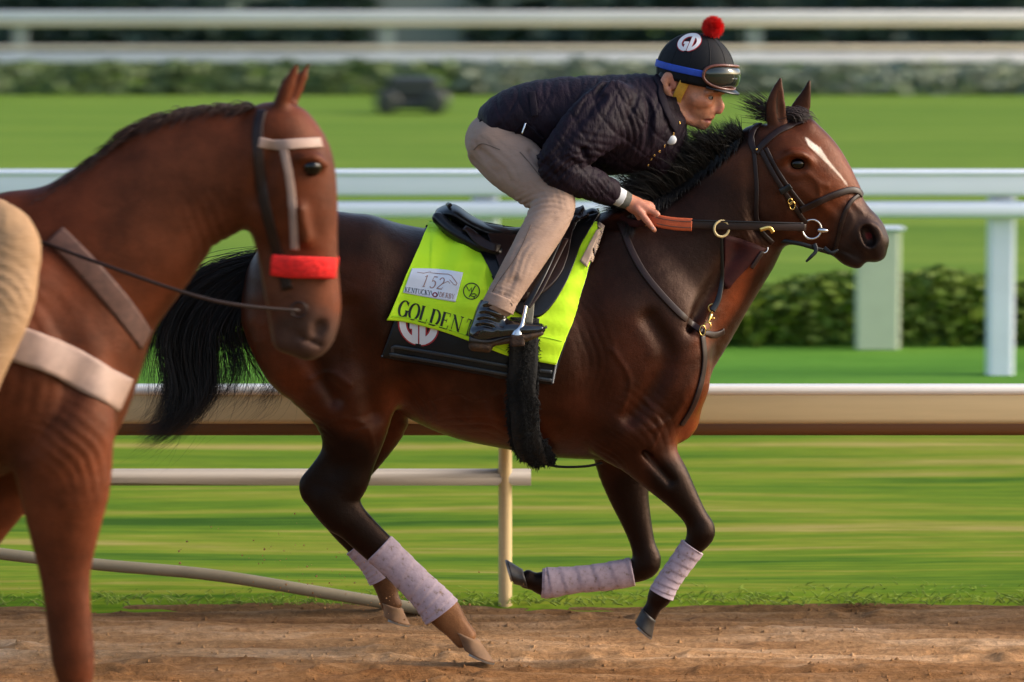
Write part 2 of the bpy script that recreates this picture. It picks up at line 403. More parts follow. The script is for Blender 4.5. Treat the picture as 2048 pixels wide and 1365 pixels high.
sheet('infield_grass', -160, 160, 11.9, 140, .05, mt2, 20, 40, lambda x, y: .02 * math.sin(y * .9))
# ragged grass edge along the dirt, real blades
mblade = simple('grass_blades', (.19, .27, .016), .7, 0, .5, 9, 0)
paths = []
for i in range(1500):
    y = 1.05 + abs(rnd.gauss(0, 1)) * .22; x = rnd.uniform(-3.2, 3.2); h = rnd.uniform(.01, .032); a = rnd.uniform(-1, 1) * .05
    b0 = Vector((x, y, .02)); paths.append([b0, b0 + Vector((a * .4, rnd.uniform(-.01, .01), h * .6)), b0 + Vector((a, rnd.uniform(-.02, .02), h))])
o = strands('verge_grass_blades', paths, .0035, mblade, None); tag(o, 'short green grass blades along the edge of the brown dirt track', 'grass', kind='stuff')

mwhite = simple('white_paint', (.76, .81, .92), .28, 0, .05, 3, .05, .002, (.2, 1, 1), coat=.3)
mcream = simple('cream_painted_metal', (.60, .45, .24), .3, 0, .12, 2, .05, .002, (.3, 1, 4), coat=.5)
mcreamtop = simple('cream_rail_cap', (.78, .72, .64), .3, 0, .06, 3, .05, .002, (.3, 1, 3), coat=.4)
mbrown = simple('rail_bounce_and_trunk_brown', (.11, .036, .005), .4, 0, .25, 3, .05, .002, (.2, 1, 6), coat=.3)  # brown painting the dirt's reflection under the rail; tree trunks use it too
mgrey = simple('grey_pipe', (.24, .21, .18), .55, 0, .1, 3, .03, .002, (.3, 1, 1))
mhose = simple('pale_hose', (.27, .22, .14), .6, 0, .15, 5, .05)
def bar(name, x0, x1, pts, mat, parent, ndiv=1, closed=True):
    """extrusion along X of a (y,z) profile"""
    V, Fc = [], []; k = len(pts)
    for i in range(ndiv + 1):
        x = x0 + (x1 - x0) * i / ndiv
        for y, z in pts: V.append((x, y, z))
    for i in range(ndiv):
        for j in range(k): Fc.append((i * k + j, (i + 1) * k + j, (i + 1) * k + (j + 1) % k, i * k + (j + 1) % k))
    Fc.append(tuple(range(k))); Fc.append(tuple(ndiv * k + j for j in range(k))[::-1])
    return mk(name, V, Fc, mat, parent)
def rr(yc, zc, wy, hz, r=.4, n=5):
    out = []; r *= min(wy, hz)
    for qx, qz, a0 in ((1, 1, 0), (-1, 1, 90), (-1, -1, 180), (1, -1, 270)):
        for i in range(n + 1):
            a = R(a0 + 90 * i / n); out.append((yc + qx * (wy / 2 - r) + r * math.cos(a), zc + qz * (hz / 2 - r) + r * math.sin(a)))
    return out
def zat(py, Y): return P(1024, py, Y).z
# loose clods on the track, and some thrown up behind the hooves
V, Fc = [], []
def clod(c, r):
    b0 = len(V)
    for q in ((1, 0, 0), (-1, 0, 0), (0, 1, 0), (0, -1, 0), (0, 0, 1), (0, 0, -1)): V.append(Vector(c) + Vector(q) * r * rnd.uniform(.6, 1.3))
    for q in ((0, 2, 4), (2, 1, 4), (1, 3, 4), (3, 0, 4), (2, 0, 5), (1, 2, 5), (3, 1, 5), (0, 3, 5)): Fc.append(tuple(b0 + i for i in q))
for i in range(6500):
    x, y = rnd.uniform(-2.6, 2.6), rnd.uniform(-.8, 1.1); clod((x, y, churned(x, y)), .0015 + .009 * rnd.random() ** 6)
tag(mk('soil_clods', V, Fc, mdirt, smooth=False), 'loose brown soil clods scattered over the dirt track', 'soil', kind='stuff')
V, Fc = [], []
for c0, n_ in ((P(900, 1270, -.1), 70), (P(760, 1225, .1), 60), (P(600, 1120, 0), 36), (P(690, 1180, 0), 40)):
    for i in range(n_): clod(c0 + Vector((rnd.gauss(-.1, .16), rnd.gauss(0, .1), abs(rnd.gauss(0, .10)) - .02)), .0015 + .004 * rnd.random() ** 3)
tag(mk('flying_soil', V, Fc, mdirt, smooth=False), 'small bits of soil thrown up behind the bay horse hooves', 'soil', kind='stuff')
# --- near rail, cream, just beyond the horse
YR = .72
rail = empty('rail_fence', (0, YR, 0), 'cream running rail with painted brown dirt reflection below, right behind the galloping bay horse', 'fence')
zt, zb = zat(768, YR), zat(872, YR)
bar('rail', -14, 14, rr(YR, zat(812, YR), .085, zt - zat(838, YR) - .0, .25), mcream, rail)
bar('rail_cap', -14, 14, rr(YR - .002, zat(779, YR), .112, .034, .48), mcreamtop, rail)
bar('rail_bounce_strip', -14, 14, rr(YR + .012, zat(854, YR), .07, zat(838, YR) - zb, .3), mbrown, rail)  # added strip, coloured as dirt reflected in the rail's underside
for k, px in enumerate((-2560, -800, 1010, 2760, 4500)):
    x = P(px, 1200, YR).x
    V, Fc = [], []
    # gooseneck post: upright behind, arm reaching forward to the rail
    q = [Vector((x, YR + .42, -.05)), Vector((x, YR + .42, .42)), Vector((x, YR + .36, .62)), Vector((x, YR + .2, .72)), Vector((x, YR + .05, zb + .03))]
    q = [Vector(p) for p in smoothpath([tuple(v) for v in q], 20)]
    strapmesh('post', q, [Vector((1, 0, 0))] * len(q), .055, .055, mcream, rail, round_=True)
# lower pipe ends at a post near the horse's girth
bar('lower_pipe', -14, P(1062, 960, YR + .4).x, [(YR + .42 + .032 * math.cos(a), zat(956, YR + .4) + .032 * math.sin(a)) for a in np.linspace(0, 2 * math.pi, 13)[:-1]], mgrey, rail)
# sagging hose / brace lying behind the rail
mh, fh = [], []
q = [P(px, py, .98) for px, py in smoothpath([(-700, 1010), (-100, 1095), (180, 1128), (420, 1150), (640, 1185), (860, 1222)], 40)]
hz = strapmesh('brace_pipe', q, [Vector((0, -1, 0))] * len(q), .045, .045, mhose, None, round_=True)
tag(hz, 'slanting pale pipe running down to the dirt left of the galloping horse', 'pipe')

# --- white rail across the turf course
YW = 9.3
wf = empty('white_rail_fence', (0, YW, 0), 'white double rail fence in the middle distance beyond the grass verge', 'fence')
bar('upper_rail', -30, 30, rr(YW, (zat(340, YW) + zat(392, YW)) / 2, .09, zat(340, YW) - zat(392, YW), .25), mwhite, wf)
bar('rail_cap', -30, 30, rr(YW - .004, zat(347, YW) + .004, .11, .035, .45), mwhite, wf)
bar('lower_rail', -30, 30, rr(YW, zat(420, YW), .075, zat(403, YW) - zat(438, YW), .5), mwhite, wf)
for k in range(-7, 9):
    px = 970 + k * 1035; x = P(px, 600, YW).x
    o = mk('post', *boxm((x - .075, YW + .05, -.05), (x + .075, YW + .17, zat(352, YW))), mwhite, wf, smooth=False); bevel(o, .02)
# --- low hedge behind it, in sections, and a pale cabinet post
def leafmat(name, a, b_, sc=14):
    m, t, b = new_mat(name); n = noise(t, (1, 1, 1), sc, 4, .6); r = ramp(t, n.outputs['Fac'], [(.3, a), (.7, b_)])
    lk(t, r.outputs[0], b.inputs['Base Color']); b.inputs['Roughness'].default_value = .6; b.inputs['Specular IOR Level'].default_value = .2; return m
mleaf = leafmat('hedge_leaves', (.055, .10, .008), (.13, .19, .016), 3); mleaf2 = leafmat('far_leaves', (.08, .115, .045), (.15, .20, .08), 1.2)
mleaf3 = leafmat('far_trees', (.022, .042, .036), (.05, .08, .062), .6); mleaf4 = leafmat('grey_shrubs', (.16, .19, .13), (.28, .31, .23), .8)
def leafy(name, x0, x1, y0, y1, z0, z1, n, ls, mat, label, cat, group=None, par=None, round_=True):
    V = np.empty((n * 4, 3)); X = nrng.uniform(-1, 1, n); Y = nrng.uniform(-1, 1, n); Z = nrng.uniform(0, 1, n) ** .8
    ph = nrng.uniform(0, 9, 4)
    for i in range(n):
        hx = 1 - (abs(X[i]) ** 6 if round_ else 0) * .5
        top = 1 + .1 * math.sin(X[i] * 9 + ph[0]) + .07 * math.sin(X[i] * 23 + ph[1])
        c = np.array([(x0 + x1) / 2 + X[i] * (x1 - x0) / 2, (y0 + y1) / 2 + Y[i] * (y1 - y0) / 2 * math.sqrt(max(0, 1 - Z[i] ** 3 * .7)), z0 + Z[i] * (z1 - z0) * top * hx])
        a = nrng.normal(size=3); a /= np.linalg.norm(a); b_ = np.cross(a, nrng.normal(size=3)); b_ /= np.linalg.norm(b_); s = ls * nrng.uniform(.6, 1.3)
        V[i * 4:(i + 1) * 4] = [c + a * s, c + b_ * s * .6, c - a * s, c - b_ * s * .6]
    o = mk(name, V, np.arange(n * 4).reshape(-1, 4), mat, par, smooth=False)
    return tag(o, label, cat, group) if label else o
for k, (a, b_, lab) in enumerate(((-1200, 378, 'low green hedge behind the white rail left of the riders'), (380, 1470, 'low green hedge behind the white rail beneath the bay horse'), (1474, 3300, 'low dark green hedge behind the white rail in front of the bay horse'))):
    x0, x1 = P(a, 600, 11.3).x, P(b_, 600, 11.3).x; h = empty('hedge', ((x0 + x1) / 2, 11.5, 0.05), lab, 'hedge')
    leafy('foliage', x0, x1, 11.0, 12.1, .05, zat(560, 11.5), 12000, .04, mleaf, None, None, par=h, round_=False)
x = P(1755, 600, 10.9).x
cab = empty('marker_post', (x, 10.9, .05), 'wide pale grey marker post in front of the dark hedge on the right', 'post')
o = mk('post_body', *boxm((x - .13, 10.85, .04), (x + .13, 10.93, zat(462, 10.9))), simple('pale_grey_board', (.55, .60, .45), .5, 0, .1, 2), cab, smooth=False); bevel(o, .015)
o = mk('post_cap', *boxm((x - .15, 10.83, zat(462, 10.9)), (x + .15, 10.95, zat(452, 10.9))), mwhite, cab, smooth=False); bevel(o, .01)
# --- small dark obstacle far in the infield (seat, wheels)
x = P(830, 300, 60).x; z0 = .05
tr = empty('mower', (x, 46, z0), 'small dark mower standing far off on the infield grass behind the rider', 'mower')
mdark = simple('dark_machine', (.03, .035, .03), .5, 0, .2, 3)
x = P(830, 300, 46).x; tr.location.x = x
o = mk('body', *boxm((x - .35, 45.7, .25), (x + .35, 46.3, .55)), mdark, tr, smooth=False); bevel(o, .06)
o = mk('deck', *boxm((x - .55, 45.5, .12), (x + .45, 46.5, .25)), mdark, tr, smooth=False); bevel(o, .05)
for sx in (-.38, .3):
    for yy in (45.45, 46.5): mk('wheel', *lathe((x + sx, yy, .22), (0, 1, 0), [(-.06, .12), (-.05, .17), (.05, .17), (.06, .12)]), mdark, tr)
# --- far side of the infield: shrub line, double fences, buildings and trees
ORD = ['leftmost', 'second from the left', 'third from the left', 'fourth from the left', 'fifth from the left', 'sixth from the left', 'seventh from the left', 'eighth from the left', 'ninth from the left', 'tenth from the left']
x = -13; k = 0; kl = 0
while x < 13:
    w = rnd.uniform(1.8, 4.2); m = mleaf2 if rnd.random() < .5 else mleaf4
    d = 'olive green' if m is mleaf2 else 'pale grey-green'; inn = -7.9 < x + w / 2 < 7.9
    kl = kl + (0 if inn else 1); lab = (d + ' clipped shrub, ' + ORD[k] + ' in the row below the far white fences') if inn else (d + ' clipped shrub outside the %s edge, %s out of view' % ('left' if x < 0 else 'right', ORD[kl - 1]))
    if inn: k += 1
    leafy('shrub', x, x + w, 53, 54.5, .0, rnd.uniform(.46, .54), 900, .11, m, lab, 'shrub', 'clipped shrubs below the far fences', round_=False); x += w * .98
leafy('tall_hedge', -16, -2.6, 66, 67, 0, 1.5, 5000, .2, mleaf3, 'long dark blue-green hedge behind the far white fences, left of the grey gap', 'hedge', round_=False)
leafy('tall_hedge', -.9, 17, 66, 67, 0, 1.6, 6000, .2, mleaf3, 'long dark blue-green hedge behind the far white fences, right of the grey gap', 'hedge', round_=False)
gw = tag(mk('wall', *boxm((-2.6, 66.4, 0), (-.9, 66.7, 1.6)), simple('grey_render', (.16, .18, .17), .8, 0, .1, 1), smooth=False), 'short grey wall filling the gap between the two far dark hedges', 'wall')
def farfence(Y, bands, label, gap=4.2, off=0.0):
    f = empty('white_fence', (0, Y, 0), label, 'fence')
    for p0, p1, m in bands:
        z1, z0 = zat(p0, Y), zat(p1, Y); bar('rail', -40, 40, rr(Y, (z0 + z1) / 2, .08, z1 - z0, .35), m, f)
    for k in range(-6, 7):
        x = off + k * gap; o = mk('post', *boxm((x - .09, Y + .05, 0), (x + .09, Y + .15, zat(bands[0][0] + 2, Y))), mgp, f, smooth=False)
mgp = simple('weathered_white', (.42, .44, .42), .5, 0, .1, 2); mcr2 = simple('cream_board', (.70, .58, .42), .5, 0, .1, .6); mpk = simple('pale_board', (.78, .74, .74), .5, 0, .08, .8)
farfence(55.6, [(90, 101, mcr2), (105, 127, mpk)], 'nearer of the two far white fences, low, above the clipped shrubs', 5.0, .6)
farfence(62, [(22, 42, mpk), (44, 54, mcr2)], 'farther and taller of the two far white fences near the top of the view', 6.5, -2.2)
for k, (a, b_, py, m, lab) in enumerate(((-700, 180, -70, 'g', 'grey'), (180, 720, -60, 'g', 'beige'), (1560, 2700, -90, 'd', 'teal'))):
    x0, x1 = P(a, 0, 78).x, P(b_, 0, 78).x; zz = zat(py, 78)
    bd = empty('barn', ((x0 + x1) / 2, 79, 0), {'grey': 'long grey barn wall far beyond the fences at the left edge', 'beige': 'beige grey barn far beyond the fences above the chestnut horse', 'teal': 'long dark teal barn far beyond the fences above the bay horse head'}[lab], 'barn')
    mw = simple(lab + '_wall', {'grey': (.16, .17, .15), 'beige': (.24, .22, .17), 'teal': (.04, .075, .065)}[lab], .8, 0, .15, .5)
    mk('wall', *boxm((x0, 78, 0), (x1, 84, zz)), mw, bd, smooth=False)
    zr = zz + 1.4
    mk('roof', [(x0 - .3, 77.7, zz - .02), (x1 + .3, 77.7, zz - .02), (x1 + .3, 84.3, zz - .02), (x0 - .3, 84.3, zz - .02), (x0 - .3, 81, zr), (x1 + .3, 81, zr)], [(0, 1, 5, 4), (2, 3, 4, 5), (0, 4, 3), (1, 2, 5), (0, 3, 2, 1)], mgp, bd, smooth=False)
    n = int((x1 - x0) / 2.2)
    for i in range(n): xx = x0 + (i + .5) * (x1 - x0) / n; mk('door', *boxm((xx - .5, 77.94, 0), (xx + .5, 77.99, zz * .8)), mdark, bd, smooth=False)
for i in range(8):
    x = -14 + i * 4 + rnd.uniform(-1, 1); Y = 88 + rnd.uniform(-3, 3); h = rnd.uniform(7, 11)
    tt = empty('tree', (x, Y, 0), 'dark blue green tree, ' + ORD[i] + ' of eight behind the far hedge', 'tree', 'trees in a row beyond the far fences')
    v, f = lathe((x, Y, -.05), (0, 0, 1), [(0, .3), (h * .3, .2), (h * .7, .1)], 10); mk('trunk', v, f, mbrown, tt)
    n = 1300; V = np.empty((n * 4, 3)); cl = [(nrng.normal(size=3) * [1.1, 1.1, h * .17], nrng.uniform(.7, 1.5)) for _ in range(14)]
    for j in range(n):
        c0, rc = cl[j % 14]; dv = nrng.normal(size=3); dv /= np.linalg.norm(dv); c = np.array([x, Y, h * .52]) + c0 + dv * rc * nrng.uniform(.5, 1)
        a = nrng.normal(size=3); a /= np.linalg.norm(a); b2 = np.cross(a, nrng.normal(size=3)); b2 /= np.linalg.norm(b2); s_ = .26 * nrng.uniform(.6, 1.3)
        V[j * 4:j * 4 + 4] = [c + a * s_, c + b2 * s_ * .7, c - a * s_, c - b2 * s_ * .7]
    V[:, 2] = np.maximum(V[:, 2], .15); mk('crown', V, np.arange(n * 4).reshape(-1, 4), mleaf3, tt, smooth=False)
#@@PART3
# ================================================================ RACEHORSE (bay, galloping right)
def colour_by(V, base, blobs):
    """coat colour, in places with warm light painted in: patches by place on the animal. blobs: (px,py,rx,ry,colour,weight[,angle])"""
    px, py = proj(V); c = np.tile(np.array(base, float), (len(V), 1))
    for b in blobs:
        x, y, rx, ry, col, w = b[:6]; an = R(b[6]) if len(b) > 6 else 0
        dx, dy = px - x, py - y; u = dx * math.cos(an) + dy * math.sin(an); v = -dx * math.sin(an) + dy * math.cos(an)
        g = np.clip(1.35 - ((u / rx) ** 2 + (v / ry) ** 2), 0, 1)[:, None] * w
        c = c * (1 - g) + np.array(col) * g
    return c
def seg_colour(V, c, pts, rad, col, w=1.0, y0=-9, y1=9, soft=8):
    px, py = proj(V); d = np.full(len(V), 1e9)
    for (ax, ay), (bx, by) in zip(pts[:-1], pts[1:]):
        t = np.clip(((px - ax) * (bx - ax) + (py - ay) * (by - ay)) / ((bx - ax) ** 2 + (by - ay) ** 2), 0, 1)
        d = np.minimum(d, np.hypot(px - ax - t * (bx - ax), py - ay - t * (by - ay)))
    g = (np.clip((rad - d) / soft + .5, 0, 1) * ((V[:, 1] > y0) & (V[:, 1] < y1)) * w)[:, None]
    return c * (1 - g) + np.array(col) * g
horse = empty('horse', (.3, 0, 0), 'dark bay racehorse galloping to the right with white face stripe and rider up', 'horse')
lo, hi = P(470, 1350, -.4), P(1790, 140, .4)
f = Field((lo.x, -.42, -.02), (hi.x, .42, 2.10), .0062)
# trunk (two passes: belly barrel, back line)
f.pix([(560, 572, 0, 100, .19), (640, 572, 0, 134, .245), (720, 590, 0, 156, .27), (800, 622, 0, 176, .275), (880, 652, 0, 196, .29), (960, 678, 0, 206, .30),
       (1040, 694, 0, 208, .30), (1120, 700, 0, 218, .285), (1200, 694, 0, 228, .25), (1280, 690, 0, 215, .22), (1340, 700, 0, 185, .20), (1375, 710, 0, 150, .17)], k=0, cap=(.6, .25), mid=.3, sub=8)
f.pix([(1140, 520, 0, 66, .08), (1200, 500, 0, 66, .075), (1270, 490, 0, 80, .08)], k=.10)      # withers
f.pix([(620, 500, -.11, 62, .10), (720, 500, -.11, 60, .10)], k=.10); f.pix([(620, 500, .11, 62, .10), (720, 500, .11, 60, .10)], k=.10)
# neck
f.pix([(1270, 610, 0, 165, .17), (1345, 548, 0, 152, .15), (1400, 502, 0, 136, .13), (1450, 455, 0, 122, .108), (1490, 405, 0, 112, .095), (1522, 350, 0, 98, .088), (1545, 300, 0, 74, .08)], k=.09, cap=(.4, .6), mid=.5, sub=8)
f.pix([(1330, 690, 0, 100, .14), (1395, 660, 0, 62, .09), (1450, 590, 0, 46, .06), (1492, 520, 0, 38, .05)], k=.08)    # under-neck to breast
f.pix([(1345, 770, -.07, 62, .10), (1340, 830, -.08, 60, .09)], k=.07); f.pix([(1345, 770, .07, 62, .10), (1340, 830, .08, 60, .09)], k=.07)   # pectorals
# shoulders
for s in (-1, 1):
    f.pix([(1225, 500, s * .09, 60, .06), (1275, 600, s * .14, 85, .08), (1325, 700, s * .155, 88, .08), (1345, 765, s * .15, 70, .075)], k=.06)
    f.pix([(1330, 775, s * .16, 60, .06), (1270, 850, s * .165, 66, .065), (1230, 880, s * .15, 40, .05)], k=.05)      # triceps mass
    f.pix([(1225, 640, s * .18, 60, .06), (1235, 740, s * .185, 70, .06), (1240, 830, s * .17, 60, .06)], k=.06)
    # stifle / thigh masses
    f.pix([(640, 520, s * .12, 85, .10), (615, 610, s * .135, 112, .115), (640, 695, s * .14, 118, .115), (690, 770, s * .14, 92, .10)], k=.07)
    f.pix([(720, 560, s * .15, 80, .09), (760, 660, s * .17, 78, .085), (770, 740, s * .165, 58, .075)], k=.06)
    f.pix([(548, 560, s * .08, 50, .08), (540, 640, s * .09, 55, .085), (590, 720, s * .12, 60, .09)], k=.06)
# near hind leg
f.pix([(690, 770, -.15, 92, .10), (712, 830, -.155, 72, .080), (716, 880, -.155, 52, .062), (712, 925, -.15, 38, .048), (700, 962, -.15, 38, .046), (676, 995, -.15, 44, .043), (694, 1032, -.15, 38, .038), (728, 1068, -.15, 35, .035),
       (775, 1110, -.15, 31, .031), (822, 1155, -.15, 29, .029), (862, 1195, -.15, 30, .031), (888, 1224, -.15, 35, .036), (912, 1254, -.15, 27, .031), (932, 1278, -.15, 25, .031)], k=.05, cap=(.6, .6))
f.pix([(680, 850, -.15, 36, .05), (668, 905, -.15, 26, .03), (645, 950, -.15, 28, .028), (630, 975, -.15, 28, .028), (645, 1002, -.15, 30, .036), (672, 1035, -.15, 28, .034)], k=.04)
f.pix([(668, 900, -.15, 8, .010), (628, 945, -.15, 10, .014), (612, 968, -.15, 13, .018), (618, 990, -.15, 14, .018)], k=.02)
f.pix([(690, 1055, -.15, 14, .014), (760, 1128, -.15, 12, .013), (850, 1215, -.15, 12, .014)], k=.02)
# far hind leg
f.pix([(720, 780, .15, 92, .10), (756, 830, .155, 66, .08), (748, 880, .155, 44, .06), (722, 925, .15, 34, .045), (690, 965, .15, 32, .042), (655, 1000, .15, 34, .04), (678, 1045, .15, 28, .034),
       (715, 1090, .15, 24, .03), (748, 1128, .15, 23, .029), (768, 1160, .15, 26, .032), (776, 1190, .15, 21, .027), (784, 1212, .15, 22, .03)], k=.05, cap=(.6, .6))
f.pix([(700, 850, .15, 26, .035), (660, 910, .15, 12, .018), (630, 965, .15, 15, .022), (628, 990, .15, 16, .02)], k=.03)
# near fore leg
f.pix([(1262, 860, -.15, 78, .075), (1300, 915, -.155, 56, .060), (1336, 958, -.16, 44, .050), (1366, 998, -.16, 32, .04), (1390, 1034, -.16, 25, .034), (1402, 1064, -.16, 29, .039), (1386, 1094, -.16, 21, .03),
       (1360, 1130, -.16, 18, .026), (1336, 1164, -.16, 18, .026), (1321, 1190, -.16, 25, .033), (1308, 1212, -.16, 17, .025), (1296, 1232, -.16, 18, .027)], k=.05, cap=(.6, .6))
# far fore leg
f.pix([(1250, 860, .14, 72, .075), (1246, 925, .15, 56, .064), (1256, 985, .15, 42, .05), (1272, 1040, .15, 31, .04), (1286, 1090, .15, 25, .035), (1292, 1126, .15, 30, .040), (1262, 1145, .15, 23, .031),
       (1210, 1154, .15, 21, .027), (1150, 1160, .15, 20, .027), (1098, 1168, .15, 27, .034), (1070, 1164, .15, 19, .026), (1052, 1158, .15, 20, .028)], k=.05, cap=(.6, .6))
# head
f.pix([(1572, 292, 0, 60, .088), (1590, 335, 0, 80, .104), (1625, 372, 0, 76, .098), (1662, 412, 0, 62, .074), (1700, 446, 0, 50, .060), (1731, 470, 0, 43, .062), (1742, 488, 0, 34, .058)], k=.05, cap=(.7, .75))
f.pix([(1565, 380, -.045, 66, .045), (1556, 415, -.045, 66, .042), (1566, 445, -.04, 44, .035)], k=.03); f.pix([(1565, 380, .045, 66, .045), (1556, 415, .045, 66, .042), (1566, 445, .04, 44, .035)], k=.03)
f.pix([(1570, 440, 0, 42, .055), (1625, 468, 0, 30, .045), (1672, 488, 0, 25, .038), (1698, 512, 0, 21, .036), (1716, 522, 0, 17, .034)], k=.03, cap=(.6, .8))
f.pix([(1748, 488, 0, 28, .052), (1752, 508, 0, 21, .046)], k=.025, cap=(.8, .8))           # upper lip
f.pix([(1612, 262, 0, 26, .05), (1648, 300, 0, 26, .045), (1672, 335, 0, 24, .036), (1700, 380, 0, 18, .03)], k=.04)    # forehead
for s in (-1, 1):
    f.pix([(1560, 322, s * .090, 9, .014), (1582, 308, s * .110, 9, .018), (1606, 311, s * .106, 9, .017), (1622, 326, s * .088, 7, .010)], k=.018)   # brow
    f.pix([(1572, 343, s * .090, 5, .010), (1594, 352, s * .096, 5, .010), (1618, 346, s * .088, 5, .010)], k=.014)
    f.pix([(1588, 328, s * .108, 14, .018), (1602, 329, s * .106, 13, .018)], k=.008, op='sub')
    f.pix([(1600, 375, s * .090, 7, .010), (1640, 408, s * .078, 6, .008), (1668, 432, s * .062, 5, .007)], k=.02)       # facial crest
    f.pix([(1612, 352, s * .088, 2.5, .005), (1636, 372, s * .086, 2.5, .005), (1640, 392, s * .08, 2.5, .005)], k=.01)
    # nostril: raised rim, hollow
    f.pix([(1722, 458, s * .050, 10, .014), (1735, 449, s * .050, 8, .013), (1752, 460, s * .046, 8, .012), (1758, 478, s * .044, 8, .012), (1748, 495, s * .046, 7, .012)], k=.012)
    f.pix([(1718, 462, s * .052, 7, .010), (1720, 482, s * .052, 7, .010), (1734, 496, s * .05, 7, .010)], k=.012)
    f.pix([(1733, 464, s * .068, 13, .030), (1740, 482, s * .064, 13, .030)], k=.007, op='sub', cap=(1, 1))
    f.pix([(1672, 498, s * .05, 2.5, .02), (1700, 508, s * .05, 2.5, .02), (1728, 524, s * .05, 2.5, .02), (1742, 532, s * .05, 2.5, .02)], k=.006, op='sub')
    # throat, jugular groove, jaw edge
    f.pix([(1498, 330, s * .11, 7, .02), (1503, 400, s * .115, 7, .02), (1514, 462, s * .10, 7, .02)], k=.03, op='sub')
    f.pix([(1475, 500, s * .105, 7, .012), (1425, 580, s * .14, 7, .012), (1375, 660, s * .185, 7, .012)], k=.045, op='sub')
# ears
f.pix([(1560, 262, -.035, 19, .022), (1553, 236, -.042, 21, .017), (1552, 206, -.045, 19, .014), (1556, 180, -.045, 12, .010), (1561, 156, -.045, 3, .005)], k=.015, cap=(.6, .6))
f.pix([(1562, 240, -.064, 9, .014), (1560, 208, -.064, 10, .014), (1560, 180, -.06, 5, .009)], k=.004, op='sub'); f.pix([(1604, 236, .024, 9, .012), (1612, 208, .028, 8, .012)], k=.004, op='sub')
f.pix([(1588, 262, .035, 18, .022), (1594, 236, .042, 22, .017), (1604, 210, .045, 18, .013), (1614, 182, .045, 9, .010), (1619, 160, .045, 3, .005)], k=.015, cap=(.6, .6))
# muscle relief on the near and far side
for s in (-1, 1):
    f.pix([(1160, 560, s * .295, 12, .03), (1182, 680, s * .315, 14, .03), (1196, 810, s * .302, 14, .03)], k=.07, op='sub')
    f.pix([(1300, 640, s * .250, 9, .018), (1335, 710, s * .252, 9, .018), (1300, 790, s * .252, 9, .018), (1262, 835, s * .248, 9, .018)], k=.05, op='sub')
    
    f.pix([(560, 600, s * .24, 10, .022), (600, 690, s * .272, 10, .022), (668, 800, s * .248, 9, .022)], k=.05, op='sub')
    f.pix([(800, 560, s * .31, 14, .02), (815, 680, s * .31, 16, .02), (800, 790, s * .27, 14, .03)], k=.09, op='sub')
    f.pix([(700, 620, s * .290, 12, .02), (738, 760, s * .272, 12, .02), (748, 830, s * .23, 8, .02)], k=.06, op='sub')
    for i in range(5):
        x0 = 860 + i * 45; f.pix([(x0, 770, s * .305, 3, .012), (x0 + 22, 850 + i * 4, s * .24, 3, .012)], k=.04, op='sub')
    f.pix([(1290, 905, s * .205, 5, .010), (1340, 962, s * .205, 4, .010)], k=.03, op='sub')
    for q in ([(905, 800), (960, 770), (1005, 790)], [(1230, 760), (1290, 800), (1330, 860)], [(1450, 310), (1430, 350), (1395, 380)], [(640, 850), (690, 835), (740, 850)], [(1610, 365), (1628, 400), (1600, 430)], [(1585, 360), (1590, 400), (1575, 440)]):
        # raised veins just under the skin: put on the surface later by ray
        pass
V, Q = f.mesh()
HT = bvh(V, Q)
veins = [[(860, 800), (915, 785), (950, 800), (1000, 790)], [(1225, 700), (1260, 760), (1245, 820)], [(1290, 800), (1320, 850), (1300, 900)], [(1452, 318), (1430, 345), (1400, 362)], [(650, 852), (690, 838), (738, 850)], [(700, 880), (735, 858), (748, 900)],
         [(1612, 345), (1636, 368), (1640, 405)], [(1640, 368), (1655, 372)], [(1690, 410), (1705, 440), (1690, 470)], [(1300, 860), (1340, 840), (1370, 800)], [(620, 760), (660, 745), (700, 770)], [(1700, 400), (1725, 425)], [(1560, 380), (1575, 430)]]
for q in veins:
    pts = []
    for px, py in smoothpath(q, 10):
        l, nn = hit(HT, px, py); l = l - nn * .0015; pts.append((l.x, l.y, l.z, .0035, .0035))
    f.chain(pts, k=.012, sub=1)
V, Q = f.mesh(); V = folds(V, Q, [(1230, 900, 40, 44, 30, 20, .0022), (842, 800, 62, 60, 30, 27, .0022), (700, 862, -20, 50, 20, 22, .0016), (1502, 470, 70, 60, 20, 19, .0016), (1443, 330, -55, 46, 26, 17, .0016), (1300, 840, 50, 60, 40, 34, .0022), (640, 846, 34, 44, 22, 20, .0016), (960, 850, 10, 80, 20, 30, .0016), (1190, 700, 80, 90, 30, 34, .0016), (1655, 440, -30, 24, 20, 11, .0008)]); HT = bvh(V, Q)
BL = (.0022, .0017, .0018); BODY = (.020, .0055, .0028); RED = (.12, .026, .008); RED2 = (.19, .042, .010)  # RED carries coat red plus painted warm low sun on face, chest, flank
